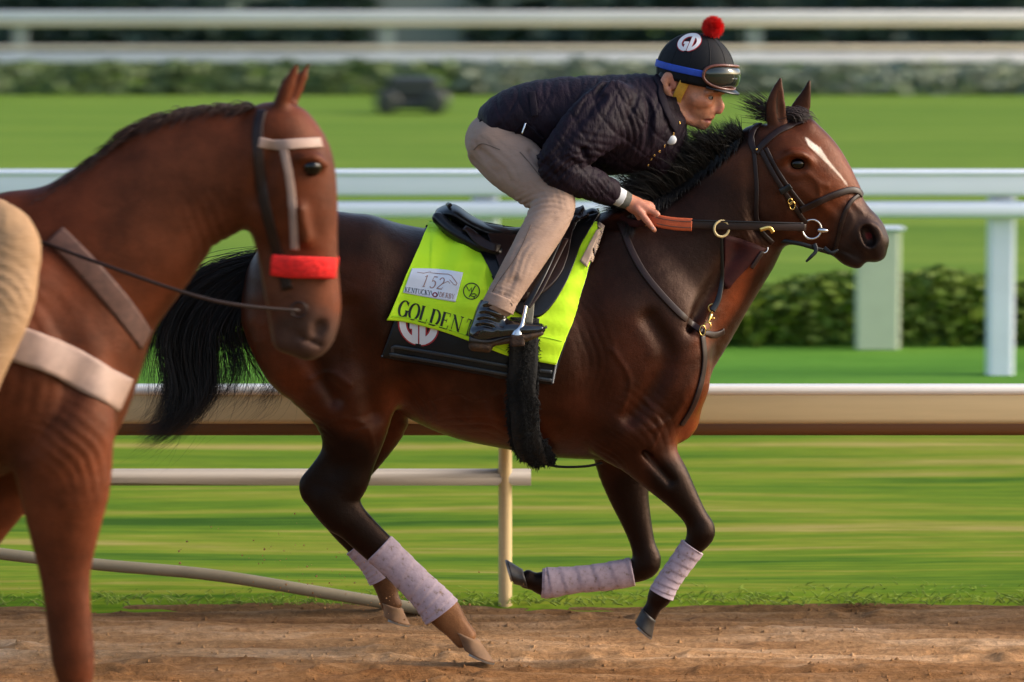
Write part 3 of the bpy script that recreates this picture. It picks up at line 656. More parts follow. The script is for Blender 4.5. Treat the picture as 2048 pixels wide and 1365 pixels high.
col = colour_by(V, BODY, [
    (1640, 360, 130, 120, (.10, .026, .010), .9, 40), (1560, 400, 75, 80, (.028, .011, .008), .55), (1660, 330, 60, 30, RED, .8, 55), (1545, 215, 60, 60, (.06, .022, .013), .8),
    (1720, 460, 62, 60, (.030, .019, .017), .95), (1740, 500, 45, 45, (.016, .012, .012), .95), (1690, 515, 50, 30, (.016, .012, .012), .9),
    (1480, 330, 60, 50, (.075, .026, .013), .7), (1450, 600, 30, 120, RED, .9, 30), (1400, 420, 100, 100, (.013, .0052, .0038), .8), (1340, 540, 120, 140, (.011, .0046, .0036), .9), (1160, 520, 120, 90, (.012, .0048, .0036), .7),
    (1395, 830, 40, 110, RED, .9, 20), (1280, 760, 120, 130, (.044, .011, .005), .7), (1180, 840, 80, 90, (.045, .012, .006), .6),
    (640, 600, 130, 130, (.040, .011, .005), .7), (560, 760, 60, 170, (.06, .015, .006), .6, -38), (730, 800, 70, 110, (.052, .013, .0055), .7), (830, 830, 90, 80, RED, .6), (950, 810, 140, 60, (.055, .018, .010), .6),  # RED on the flank: warm sunlight painted over the coat
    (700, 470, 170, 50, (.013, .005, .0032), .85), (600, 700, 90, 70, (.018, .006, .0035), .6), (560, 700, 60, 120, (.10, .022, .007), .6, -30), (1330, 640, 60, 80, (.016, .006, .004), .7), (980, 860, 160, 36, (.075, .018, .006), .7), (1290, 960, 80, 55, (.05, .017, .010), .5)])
L_nh = [(700, 930), (660, 985), (740, 1075), (862, 1195)]
for pts, y0, y1 in ((L_nh, -9, 0), ([(640, 905), (614, 980), (660, 1020)], -9, 9), ([(700, 940), (650, 1000), (760, 1150)], 0, 9)):
    col = seg_colour(V, col, pts, 58, BL, .95, y0, y1, 30)
col = seg_colour(V, col, [(1345, 965), (1400, 1060), (1340, 1160), (1290, 1240)], 50, BL, .95, -9, .02, 30)
col = seg_colour(V, col, [(1262, 985), (1290, 1125), (1050, 1160)], 46, BL, .95, .02, 9, 30)
DUST = (.21, .10, .045)
col = seg_colour(V, col, [(885, 1205), (930, 1285)], 40, DUST, .8, -9, 0, 40); col = seg_colour(V, col, [(768, 1165), (784, 1215)], 30, (.12, .06, .03), .7, 0, 9, 20)
# black mane line down the crest, white star and stripe, pink nostril lining
col = seg_colour(V, col, [(1290, 440), (1400, 345), (1500, 262)], 16, BL, .9)
WH = (.78, .70, .62)
mid = np.abs(V[:, 1]) < .058
def blaze(pts, rads):
    global col
    for (a, b, ra, rb) in zip(pts[:-1], pts[1:], rads[:-1], rads[1:]):
        n = 6
        for i in range(n):
            p = (a[0] + (b[0] - a[0]) * i / n, a[1] + (b[1] - a[1]) * i / n); q = (a[0] + (b[0] - a[0]) * (i + 1) / n, a[1] + (b[1] - a[1]) * (i + 1) / n)
            col = seg_colour(V, col, [p, q], ra + (rb - ra) * i / n, WH, 1.0, -.2, -.0, 3)
blaze([(1613, 278), (1622, 290), (1636, 300), (1650, 318), (1668, 338), (1682, 354), (1694, 370)], [1.5, 4.5, 5.5, 3, 1.5, .9, .4])
earn = np.hypot((proj(V)[0] - 1561) / 9, (proj(V)[1] - 212) / 34); col[(earn < 1) & (V[:, 1] < -.052)] = (.010, .005, .004)
dn = np.hypot(proj(V)[0] - 1737, (proj(V)[1] - 472)); ins = (dn < 7) & (np.abs(V[:, 1]) < .052)
col[ins] = (.10, .012, .018); col[(dn < 24) & ~ins] *= .6
horse_skin = coat_mat('bay_coat', .34, spec=.24)
body = mk('body', V, Q, horse_skin, horse, col=col)
# hooves
mhoof = simple('hoof_horn', (.02, .016, .014), .45, 0, .3, 30); mhoofd = simple('dusty_hoof', (.22, .12, .06), .8, 0, .35, 14)
def hoof(cor, sole, toe, Y, rc, rs, wd, mat):
    """cor/sole: centres of coronet and sole, toe: toe tip, all in reference coordinates"""
    A, B, T_ = P(*cor, Y), P(*sole, Y), P(*toe, Y); tv = (T_ - B); Lt = tv.length; tv.normalize(); up = (A - B); nrm = Vector((0, 1, 0)).cross(tv); nrm = nrm if nrm.dot(up) > 0 else -nrm
    V, Fc = [], []; k = 24; rows = [(0, 1, 1.0), (.12, 1, 1.0), (.5, 1, 1), (.88, 1, 1), (1.0, 1.06, 1.08), (1.05, .8, .8)]
    for u, e, g in rows:
        c = B + up * u; tl = (Lt * (1 - min(u, 1)) + M(rc, Y) * min(u, 1)) * e; hl = (Lt * .72 * (1 - min(u, 1)) + M(rc, Y) * .95 * min(u, 1)) * e; w_ = (wd * (1 - min(u, 1)) + wd * .78 * min(u, 1)) * g
        for j in range(k):
            a_ = 2 * math.pi * j / k; ca, sa = math.cos(a_), math.sin(a_); V.append(c + tv * ((tl if ca > 0 else hl) * ca) + Vector((0, 1, 0)) * w_ * sa)
    n_ = len(rows)
    for i in range(n_ - 1):
        for j in range(k): Fc.append((i * k + j, i * k + (j + 1) % k, (i + 1) * k + (j + 1) % k, (i + 1) * k + j))
    b0 = len(V)
    for j in range(k): a_ = 2 * math.pi * j / k; V.append(V[j] + (B - V[j]) * .18); 
    for j in range(k): V.append(V[b0 + j] + nrm * .008)
    for j in range(k): Fc.append((j, b0 + j, b0 + (j + 1) % k, (j + 1) % k)); Fc.append((b0 + j, b0 + k + j, b0 + k + (j + 1) % k, b0 + (j + 1) % k))
    Fc.append(tuple(b0 + k + j for j in range(k))); Fc.append(tuple((n_ - 1) * k + j for j in range(k)))
    h = mk('hoof', V, Fc, mat, horse)
    V, Fc = [], []
    for i in range(19):
        a_ = R(-125 + 250 * i / 18); ca, sa = math.cos(a_), math.sin(a_); c = B + tv * ((Lt if ca > 0 else Lt * .72) * ca) * .92 + Vector((0, 1, 0)) * wd * .92 * sa; o_ = (c - B).normalized()
        for x_, y_ in ((-.006, 0), (.005, 0), (.005, -.007), (-.006, -.007)): V.append(c + o_ * x_ + nrm * y_)
    for i in range(18):
        for j in range(4): Fc.append((i * 4 + j, i * 4 + (j + 1) % 4, i * 4 + 4 + (j + 1) % 4, i * 4 + 4 + j))
    mk('horseshoe', V, Fc, msteel0, h, smooth=False)
msteel0 = simple('worn_shoe_iron', (.25, .23, .21), .45, .8, .2, 40)
hoof((934, 1272), (954, 1310), (990, 1326), -.15, 29, 36, .057, mhoofd)
hoof((784, 1212), (790, 1240), (820, 1250), .15, 23, 30, .05, mhoofd)
hoof((1298, 1232), (1284, 1262), (1258, 1272), -.16, 19, 27, .048, mhoof) if False else hoof((1297, 1230), (1284, 1258), (1304, 1276), -.16, 19, 27, .048, mhoof)
hoof((1050, 1158), (1022, 1148), (1014, 1120), .15, 20, 27, .048, mhoof)
# eyes
meye, t, b = new_mat('horse_eye'); b.inputs['Base Color'].default_value = (.003, .0015, .001, 1); b.inputs['Roughness'].default_value = .16; b.inputs['Specular IOR Level'].default_value = .4
def ball(name, c, r, mat, parent, sx=(1, 1, 1), n=20):
    V, Fc = [], []
    for i in range(n // 2 + 1):
        for j in range(n):
            th = math.pi * i / (n // 2); ph = 2 * math.pi * j / n
            V.append(Vector(c) + Vector((math.sin(th) * math.cos(ph) * sx[0], math.sin(th) * math.sin(ph) * sx[1], math.cos(th) * sx[2])) * r)
    for i in range(n // 2):
        for j in range(n): Fc.append((i * n + j, i * n + (j + 1) % n, (i + 1) * n + (j + 1) % n, (i + 1) * n + j)[::-1])
    return mk(name, V, Fc, mat, parent) if name else (V, Fc)
for s in (-1, 1):
    l = P(1595, 328, s * .084); ball('eye', l, .027, meye, horse, (1, .8, .88))
# leg wraps, lilac-white
mwrap, t, b = new_mat('leg_wrap'); n = noise(t, (1, 1, 1), 60, 4, .6); w = t.nodes.new('ShaderNodeTexWave'); tc = t.nodes.new('ShaderNodeTexCoord')
w.inputs['Scale'].default_value = 14; w.inputs['Distortion'].default_value = 1.5; lk(t, tc.outputs['Object'], w.inputs['Vector'])
r = ramp(t, n.outputs['Fac'], [(.28, (.20, .13, .10)), (.42, (.35, .27, .31)), (.65, (.41, .32, .37))]); lk(t, r.outputs[0], b.inputs['Base Color']); b.inputs['Roughness'].default_value = .8
bump(t, b, n.outputs['Fac'], .4, .003)
def wrap(pts, Y, rs, rds):
    V, Fc = [], []; n = 64; k = 24; pp = smoothpath([(*p, r_, d_) for p, r_, d_ in zip(pts, rs, rds)], n); C_ = [P(p[0], p[1], Y) for p in pp]
    for i in range(n + 1):
        t = (C_[min(i + 1, n)] - C_[max(i - 1, 0)]).normalized(); v = Vector((0, 1, 0)); w_ = t.cross(v)
        e = M(pp[i][2], Y) * (1.0 if 0 < i < n else .93)
        for j in range(k): a = 2 * math.pi * j / k; sw_ = .0026 * (((i + j * 9 / k + rnd.uniform(-.15, .15)) / 9) % 1); V.append(C_[i] + w_ * math.cos(a) * (e + sw_) + v * math.sin(a) * (pp[i][3] + sw_))
    for i in range(n):
        for j in range(k): Fc.append((i * k + j, i * k + (j + 1) % k, (i + 1) * k + (j + 1) % k, (i + 1) * k + j))
    Fc.append(tuple(range(k))[::-1]); Fc.append(tuple(n * k + j for j in range(k))); return mk('leg_wrap', V, Fc, mwrap, horse)
wrap([(758, 1096), (800, 1136), (842, 1178), (866, 1203), (884, 1226)], -.15, [35, 33, 34, 37, 41], [.037, .035, .036, .040, .044])
wrap([(714, 1090), (745, 1126), (764, 1158)], .15, [28, 27, 28], [.034, .033, .036])
wrap([(1386, 1094), (1360, 1130), (1336, 1164), (1322, 1190)], -.16, [26, 24, 24, 26], [.035, .033, .033, .036])
wrap([(1266, 1144), (1210, 1154), (1150, 1160), (1098, 1166), (1084, 1166)], .15, [29, 28, 27, 31, 29], [.037, .035, .035, .040, .036])
# hair
mhair, t, b = new_mat('black_hair'); b.inputs['Base Color'].default_value = (.006, .005, .005, 1); b.inputs['Roughness'].default_value = .45; b.inputs['Specular IOR Level'].default_value = .35
mfore, t, b = new_mat('dark_brown_hair'); b.inputs['Base Color'].default_value = (.022, .010, .008, 1); b.inputs['Roughness'].default_value = .5
def tail(guides, root_Y, n, name, mat, parent, rad=.0016, spread=.05, yspread=.06, seg=16):
    G = [np.array([tuple(P(px, py, root_Y)) for px, py in smoothpath(g, seg)]) for g, w in guides]; ws = np.array([w for g, w in guides]); ws = ws / ws.sum(); paths = []
    tt = np.linspace(0, 1, seg + 1)[:, None]
    for i in range(n):
        a = nrng.choice(len(G), p=ws); b_ = min(len(G) - 1, max(0, a + nrng.choice([-1, 0, 0, 1]))); u = nrng.uniform(0, .7)
        if len(guides[b_]) and guides[b_][1] < .09: u *= .3
        p = G[a] * (1 - u) + G[b_] * u
        off = nrng.normal(size=3) * [spread, yspread, spread]; ph = nrng.uniform(0, 6.3, 3); am = nrng.uniform(0, .012)
        p = p + off * (.25 + .75 * tt) + np.sin(tt * 7 + ph) * am * tt
        L = nrng.uniform(.75, 1.0); s_ = np.linspace(0, L * seg, seg + 1); i0 = np.minimum(s_.astype(int), seg - 1); fr = (s_ - i0)[:, None]
        p = p[i0] * (1 - fr) + p[i0 + 1] * fr; paths.append([Vector(v) for v in p])
    return strands(name, paths, rad, mat, parent)
tg = [([(525, 512), (430, 535), (350, 585), (305, 650), (288, 720), (300, 800)], .06),
      ([(528, 515), (440, 548), (365, 605), (335, 690), (352, 770), (330, 840), (285, 880)], .22),
      ([(532, 520), (452, 565), (390, 640), (378, 720), (392, 790), (345, 850), (280, 882)], .34),
      ([(536, 530), (470, 585), (425, 650), (412, 720), (412, 780), (375, 830), (312, 868)], .26),
      ([(540, 545), (485, 600), (455, 660), (470, 720), (455, 775), (405, 805)], .07),
      ([(542, 560), (500, 640), (520, 710), (556, 755), (535, 795), (505, 812)], .025)]
tail(tg, 0, 2500, 'tail', mhair, horse, .0011, .026, .05)
tail([(g, 1.0) for g, w in tg], 0, 420, 'tail', mfore, horse, .0009, .06, .06)
# mane: whipped upright along the crest
paths = []; crest = smoothpath([(1262, 428), (1320, 388), (1370, 355), (1430, 318), (1490, 272)], 60)
for i in range(3400):
    t_ = rnd.random(); px, py = crest[int(t_ * 60)]; px += rnd.uniform(-4, 4); Y = rnd.gauss(0, .022)
    tuft = .72 + .28 * math.sin(t_ * 23) * math.sin(t_ * 61 + 1)
    Lp = (62 + 78 * math.sin(math.pi * min(1, t_ * .95 + .08)) ** .7) * tuft * rnd.uniform(.55, 1.08); an = R(108 + 22 * (1 - t_) + rnd.gauss(0, 11)); ln = R(rnd.gauss(22, 10))
    p0 = P(px, py + 9, Y); a = []
    for j in range(8):
        u = j / 7; A = an + ln * u; a.append(p0 + Vector((math.cos(A) * M(Lp) * u, Y * .8 * u + rnd.gauss(0, .0015) * u - .012 * u, math.sin(A) * M(Lp) * u)))
    paths.append(a)
strands('mane', paths, .0017, mhair, horse)
paths = []
for i in range(1500):           # part lying over the near side of the crest
    t_ = rnd.random() ** .8 * .97; px, py = crest[int(t_ * 60)]; l0, n0 = hit(HT, px, py + 10)
    a = []; L2 = rnd.uniform(18, 48) * (1.25 - t_ * .75); dr = rnd.gauss(-14, 7)
    for j in range(7):
        u = j / 6; l, nn = hit(HT, px + dr * u, py + 2 + L2 * u); a.append(l + nn * (.006 + .006 * rnd.random()))
    paths.append(a)
strands('mane', paths, .0016, mhair, horse)
paths = []
for i in range(240):
    px, py = 1578 + rnd.gauss(0, 8), 228 + rnd.gauss(0, 5); Y = rnd.gauss(-.01, .015); k_ = rnd.random()
    e = (1492 + rnd.gauss(0, 14), 198 + rnd.gauss(0, 12)) if k_ < .7 else (1510 + rnd.gauss(0, 12), 232 + rnd.gauss(0, 8))
    m_ = ((px + e[0]) / 2 + 6, (py + e[1]) / 2 + 9 + rnd.gauss(0, 3)); paths.append([P(x, y, Y - .02 * q) for q, (x, y) in enumerate(smoothpath([(px, py), m_, e], 9))] if False else [P(x, y, Y) for x, y in smoothpath([(px, py), m_, e], 9)])
for i in range(420):
    px, py = 1578 + rnd.gauss(4, 10), 226 + rnd.gauss(0, 5); q = smoothpath([(px, py), (px + 14, py + 3), (px + rnd.uniform(18, 34), py + rnd.uniform(8, 20))], 9); Y = rnd.gauss(-.01, .02)
    paths.append([P(x, y, Y) for x, y in q])
strands('forelock', paths, .0014, mfore, horse)
#@@PART4
# ================================================================ TACK
mleather = simple('brown_leather', (.018, .0075, .006), .42, 0, .3, 40, .2, .001, spec=.3); mblack = simple('black_leather', (.005, .005, .006), .34, 0, .3, 30, .2, .001, spec=.4)
mbib = simple('oxblood_leather', (.035, .006, .005), .6, 0, .3, 40, .2, .001, spec=.15)
mbrass = simple('brass', (.75, .50, .16), .25, 1, .1, 20, 0); msteel = simple('steel', (.72, .72, .74), .22, 1, .1, 20, 0)
mstitch = simple('tan_stitching', (.10, .05, .035), .7, 0, .2, 40, 0)
mfleece = simple('black_fleece', (.006, .006, .006), .95, 0, .4, 60, .8, .01)
# --- bridle
br = empty('bridle', P(1600, 400, -.1), 'dark brown leather bridle with brass buckles and ring bit on the bay racehorse', 'bridle')
def buckle(px, py, ang, parent, r=8, mat=None, tree=None):
    l, nn = hit(tree or HT, px, py); mk('buckle', *ringmesh(l + nn * .010, nn, M(r), .0028, n=20, sx=.7), mat or mbrass, parent)
for far in (False, True):
    hs = dstrap('headstall', HT, [(1519, 250), (1512, 256), (1506, 264), (1502, 285), (1512, 306)], 13, .006, mleather, br, far=far)
    dstrap('throatlatch', HT, [(1503, 262), (1510, 320), (1514, 380), (1513, 430), (1522, 462), (1545, 486)], 9, .006, mleather, br, far=far)
    bb = dstrap('browband', HT, [(1512, 306), (1532, 284), (1560, 262), (1588, 250), (1606, 244)], 14, .007, mleather, br, far=far)
    ck = dstrap('cheekpiece', HT, [(1522, 300), (1542, 340), (1562, 374), (1582, 404), (1602, 434), (1612, 446)], 10, .006, mleather, br, far=far)
    dstrap('cheekpiece', HT, [(1532, 296), (1552, 336), (1575, 372), (1598, 402), (1612, 418)], 8, .006, mleather, br, far=far)
    dstrap('noseband', HT, [(1570, 405), (1600, 420), (1628, 408), (1662, 392), (1698, 381), (1716, 384), (1722, 392)][1 if not far else 1:], 14, .008, mleather, br, far=far)
    dstrap('flash_strap', HT, [(1718, 390), (1700, 405), (1686, 435), (1678, 468), (1670, 500), (1664, 508)], 9, .006, mleather, br, far=far)
    if not far:
        buckle(1584, 410, 0, br); buckle(1580, 402, 0, br, 6); l, nn = hit(HT, 1514, 300); ball('stud', l + nn * .009, .0045, mbrass, br)
    dstrap('keeper', HT, [(1560, 384), (1572, 378), (1582, 372)], 13, .006, mblack, br, off=.009, far=far, n=10)
    lb, nb = hit(HT, 1622, 457, far); cb = lb + nb * .012
    mk('bit_ring', *ringmesh(cb, Vector((.1, -1 if not far else 1, 0)), .033, .0038), msteel, br)
    d = Vector((1, 0, -.08)).normalized(); v, fc = lathe(cb + d * .018 + nb * .004, d, [(0, .005), (.003, .008), (.02, .009), (.034, .006), (.038, .003)], 14); mk('bit_shank', v, fc, msteel, br)
fstrap('chin_strap', [(1560, 482, -.055), (1600, 488, -.07), (1640, 500, -.06), (1668, 508, -.03)], 9, .006, mblack, br); fstrap('strap_end', [(1628, 488, -.075), (1632, 502, -.08), (1622, 514, -.085), (1612, 524, -.085)], [9, 8, 7, 4], .005, mblack, br)
fstrap('strap_end', [(1648, 496, -.07), (1662, 506, -.075), (1676, 500, -.07)], [9, 8, 5], .005, mblack, br)
# --- reins, orange grips
rn = empty('reins', P(1400, 450, -.15), 'taut brown leather reins with orange rubber grips from the bit to the rider hands', 'reins')
morange = simple('orange_rubber', (.50, .085, .022), .6, 0, .12, 60, .5, .002)
for s, (ex, ey, eY) in ((-1, (1296, 436, -.150)), (1, (1292, 432, .150))):
    yb = s * .098
    fstrap('rein', [(1383, 449, s * .172), (1450, 452, s * .160), (1530, 453, s * .138), (1612, 456, yb)], [18, 17, 17, 15], .006, mleather, rn)
    fstrap('rein_edge', [(1383, 441, s * .176), (1450, 443, s * .166), (1530, 445, s * .145), (1606, 447, yb)], [3, 3, 3, 3], .006, mblack, rn)
    gp = fstrap('rubber_grip', [(ex, ey, eY), (1320, 443, s * .168), (1350, 448, s * .172), (1384, 450, s * .174)], [20, 25, 26, 26], .009, morange, rn)
    for dy in (-6, 6):
        fstrap('stitching', [(ex + 4, ey + dy, eY - .0055), (1320, 443 + dy, s * .168 - .0055), (1350, 448 + dy, s * .172 - .0055), (1383, 450 + dy, s * .174 - .0055)], 1.6, .001, mstitch, gp)
    fstrap('rein_loop', [(ex - 2, ey + 2, eY), (1282, 447, s * .15), (1262, 446, s * .13), (1240, 437, s * .10)], [16, 15, 15, 16], .006, mbib, rn)
    mk('rein_ring', *ringmesh(P(1443, 458, s * .165), Vector((.35, -1, 0)), .027, .0045), simple('bone_ring', (.52, .40, .19), .35, 0, .1, 20), rn)
    fstrap('rein_stopper', [(1520, 460, s * .15), (1538, 456, s * .146), (1546, 466, s * .144)], 8, .006, mbrass, rn, n=10)
# --- running martingale, breastplate
bp = empty('breastplate', P(1405, 665, -.2), 'brown leather breastplate and martingale straps with brass snap across the bay chest', 'breastplate')
for far in (False, True):
    dstrap('shoulder_strap', HT, [(1240, 445), (1262, 500), (1290, 550), (1330, 598), (1370, 638), (1404, 664)], 14, .006, mleather, bp, far=far)
    s = 1 if far else -1
    fstrap('martingale_fork', [(1443, 474, s * .16), (1444, 520, s * .148), (1444, 560, s * .135), (1436, 600, s * .15), (1424, 622, s * .165)], [6, 6, 8, 12, 13], .006, mblack, bp)
dstrap('chest_band', HT, [(1404, 664), (1422, 670), (1436, 668), (1446, 662)], 13, .008, mleather, bp, n=14)
v1 = [P(1446, 662, -.1), P(1453, 668, -.03), P(1454, 670, .03), P(1446, 664, .1)]
strapmesh('chest_band', [Vector(p) for p in smoothpath([tuple(a) for a in v1], 12)], [Vector((1, 0, 0))] * 13, M(13), .007, mblack, bp)
dstrap('girth_strap', HT, [(1404, 672), (1408, 720), (1400, 770), (1384, 815), (1362, 850)], 13, .006, mleather, bp)
sn, nn = hit(HT, 1418, 622); sn = sn + nn * .018
def onchest(px, py, o=.016): l, n_ = hit(HT, px, py); return l + n_ * o
snap = mk('snap_hook', *joinm(ringmesh(onchest(1422, 618), (0, -1, 0), M(8), .003, n=20), lathe(onchest(1419, 628), onchest(1411, 648) - onchest(1419, 628), [(0, .004), (.006, .007), (.02, .0065), (.03, .004), (.036, .0035)], 12), ringmesh(onchest(1409, 655), (0, -1, 0), M(8), .003, n=20, sx=.8), lathe(onchest(1416, 640), (1, 0, .25), [(0, .004), (.012, .004), (.014, .002)], 10)), mbrass, bp)
mk('ring', *ringmesh(onchest(1401, 664, .014), (.2, -1, 0), M(10), .003, n=20, sx=.6), mbrass, bp)
# bib of the martingale between the forks
for far in (False, True):
    C_, N_, nU, nV = [], [], 16, 10; tp = smoothpath([(1447, 470), (1476, 476), (1504, 486), (1530, 497)], nU); bo_ = smoothpath([(1445, 566), (1450, 578), (1458, 576), (1466, 564)], nU); V, Fc = [], []
    for o_ in (.010, .004):
        for i in range(nU + 1):
            for j in range(nV + 1):
                v_ = j / nV; l, nn = hit(HT, tp[i][0] * (1 - v_) + bo_[i][0] * v_, tp[i][1] * (1 - v_) + bo_[i][1] * v_, far); V.append(l + nn * o_)
    st_ = nV + 1; m_ = (nU + 1) * st_
    for L_ in (0, 1):
        for i in range(nU):
            for j in range(nV): q = (L_ * m_ + i * st_ + j, L_ * m_ + i * st_ + j + 1, L_ * m_ + (i + 1) * st_ + j + 1, L_ * m_ + (i + 1) * st_ + j); Fc.append(q if (L_ == 0) != far else q[::-1])
    ring_ = [i * st_ for i in range(nU + 1)] + [nU * st_ + j for j in range(1, st_)] + [i * st_ + nV for i in range(nU - 1, -1, -1)] + [j for j in range(nV - 1, 0, -1)]
    for a, b in zip(ring_, ring_[1:] + ring_[:1]): Fc.append((a, b, b + m_, a + m_))
    mk('bib', V, Fc, mbib, bp)
dstrap('bib_strap', HT, [(1500, 536), (1512, 518), (1522, 502)], 9, .006, mleather, bp, off=.012, n=12)
mk('bib_ring', *ringmesh(P(1527, 497, -.075), (.3, -1, .2), .016, .0025, n=22), msteel, bp)

# --- black saddle pad, neon towel
mpad, t, b = new_mat('black_pad'); b.inputs['Base Color'].default_value = (.005, .0062, .0085, 1); b.inputs['Specular IOR Level'].default_value = .3; b.inputs['Roughness'].default_value = .42
n = noise(t, (1, 1, 1), 9, 4, .5); bump(t, b, n.outputs['Fac'], .4, .01)
mpipe = simple('pad_piping', (.022, .028, .036), .35, 0, .1, 20, 0); mpipew = simple('pale_piping', (.30, .31, .33), .4, 0, .1, 20, 0)
padt = [(786, 600), (850, 590), (950, 590), (1050, 600), (1130, 620)]; padb = [(763, 713), (850, 727), (935, 742), (1020, 757), (1103, 768)]
pad, PT = patch('saddle_pad', HT, [(850, 462), (960, 486), (1080, 500), (1150, 500), (1192, 500)], padb, 60, 36, .004, .010, mpad, None, mirror=True)
tag(pad, 'black saddle pad with piped lower edge under the neon yellow towel', 'saddle pad')
for q, m in (([(765, 706), (850, 720), (935, 735), (1020, 750), (1104, 761)], mpipe), ([(771, 690), (850, 703), (935, 718), (1020, 733), (1104, 744)], mpipe), ([(1105, 766), (1110, 738), (1116, 712)], mpipew)):
    dstrap('piping', PT, q, 7 if m is mpipe else 3.5, .007, m, pad, off=.003)
pad_hem = dstrap('piping', PT, [(764, 714), (768, 680), (774, 645)], 4, .006, mpipe, pad, off=.002)
mneon, t, b = new_mat('neon_yellow_cloth'); b.inputs['Base Color'].default_value = (.60, .95, .006, 1); b.inputs['Roughness'].default_value = .75; b.inputs['Sheen Weight'].default_value = .1
n = noise(t, (1, 1, 1), 5, 4, .55); n2 = noise(t, (1, 1, 1), 400, 2, .5)
bump(t, b, n2.outputs['Fac'], .15, .001, bump(t, None, n.outputs['Fac'], .5, .02))
def wv(px, py):
    u = (px - 771) / 250; w_ = .010 * (.5 + .5 * math.sin((px * .9 + (py - 640) * .42) * .115)) * max(0, min(1, (650 - py) / 130)) * (1 if px > 860 else .5)
    return w_ + .0025 * math.sin(px * .045 + py * .03) + .0016 * math.sin(py * .16 - px * .03)
tw, TT = patch('saddle_towel', HT, [(862, 450), (890, 452), (960, 486), (1040, 500), (1110, 490), (1170, 460), (1208, 462)], [(771, 640), (826, 646), (880, 661), (950, 686), (1020, 712), (1066, 720), (1110, 728)], 110, 60, .024, .003, mneon, None, mirror=True, wave=wv)
# front edge runs back down from withers: reshape by a second patch
tag(tw, 'neon yellow saddle towel with black horse name and derby patch', 'towel')
dstrap('hem', TT, [(774, 632), (826, 638), (880, 653), (950, 678), (1010, 702)], 2.0, .002, simple('neon_hem', (.42, .75, .01), .8, 0, .1, 30, 0), tw, off=.001, n=60)
dstrap('hem', TT, [(1068, 672), (1095, 676), (1124, 683)], 2.0, .002, bpy.data.materials['neon_hem'], tw, off=.001, n=20)
mtan = simple('tan_pad_edge', (.42, .30, .22), .7, 0, .12, 14, .2, .003)
ta, _ = patch('pad_flap', TT, [(1193, 462), (1204, 458), (1215, 464)], [(1160, 524), (1170, 534), (1184, 545)], 8, 16, .004, .004, mtan, tw)

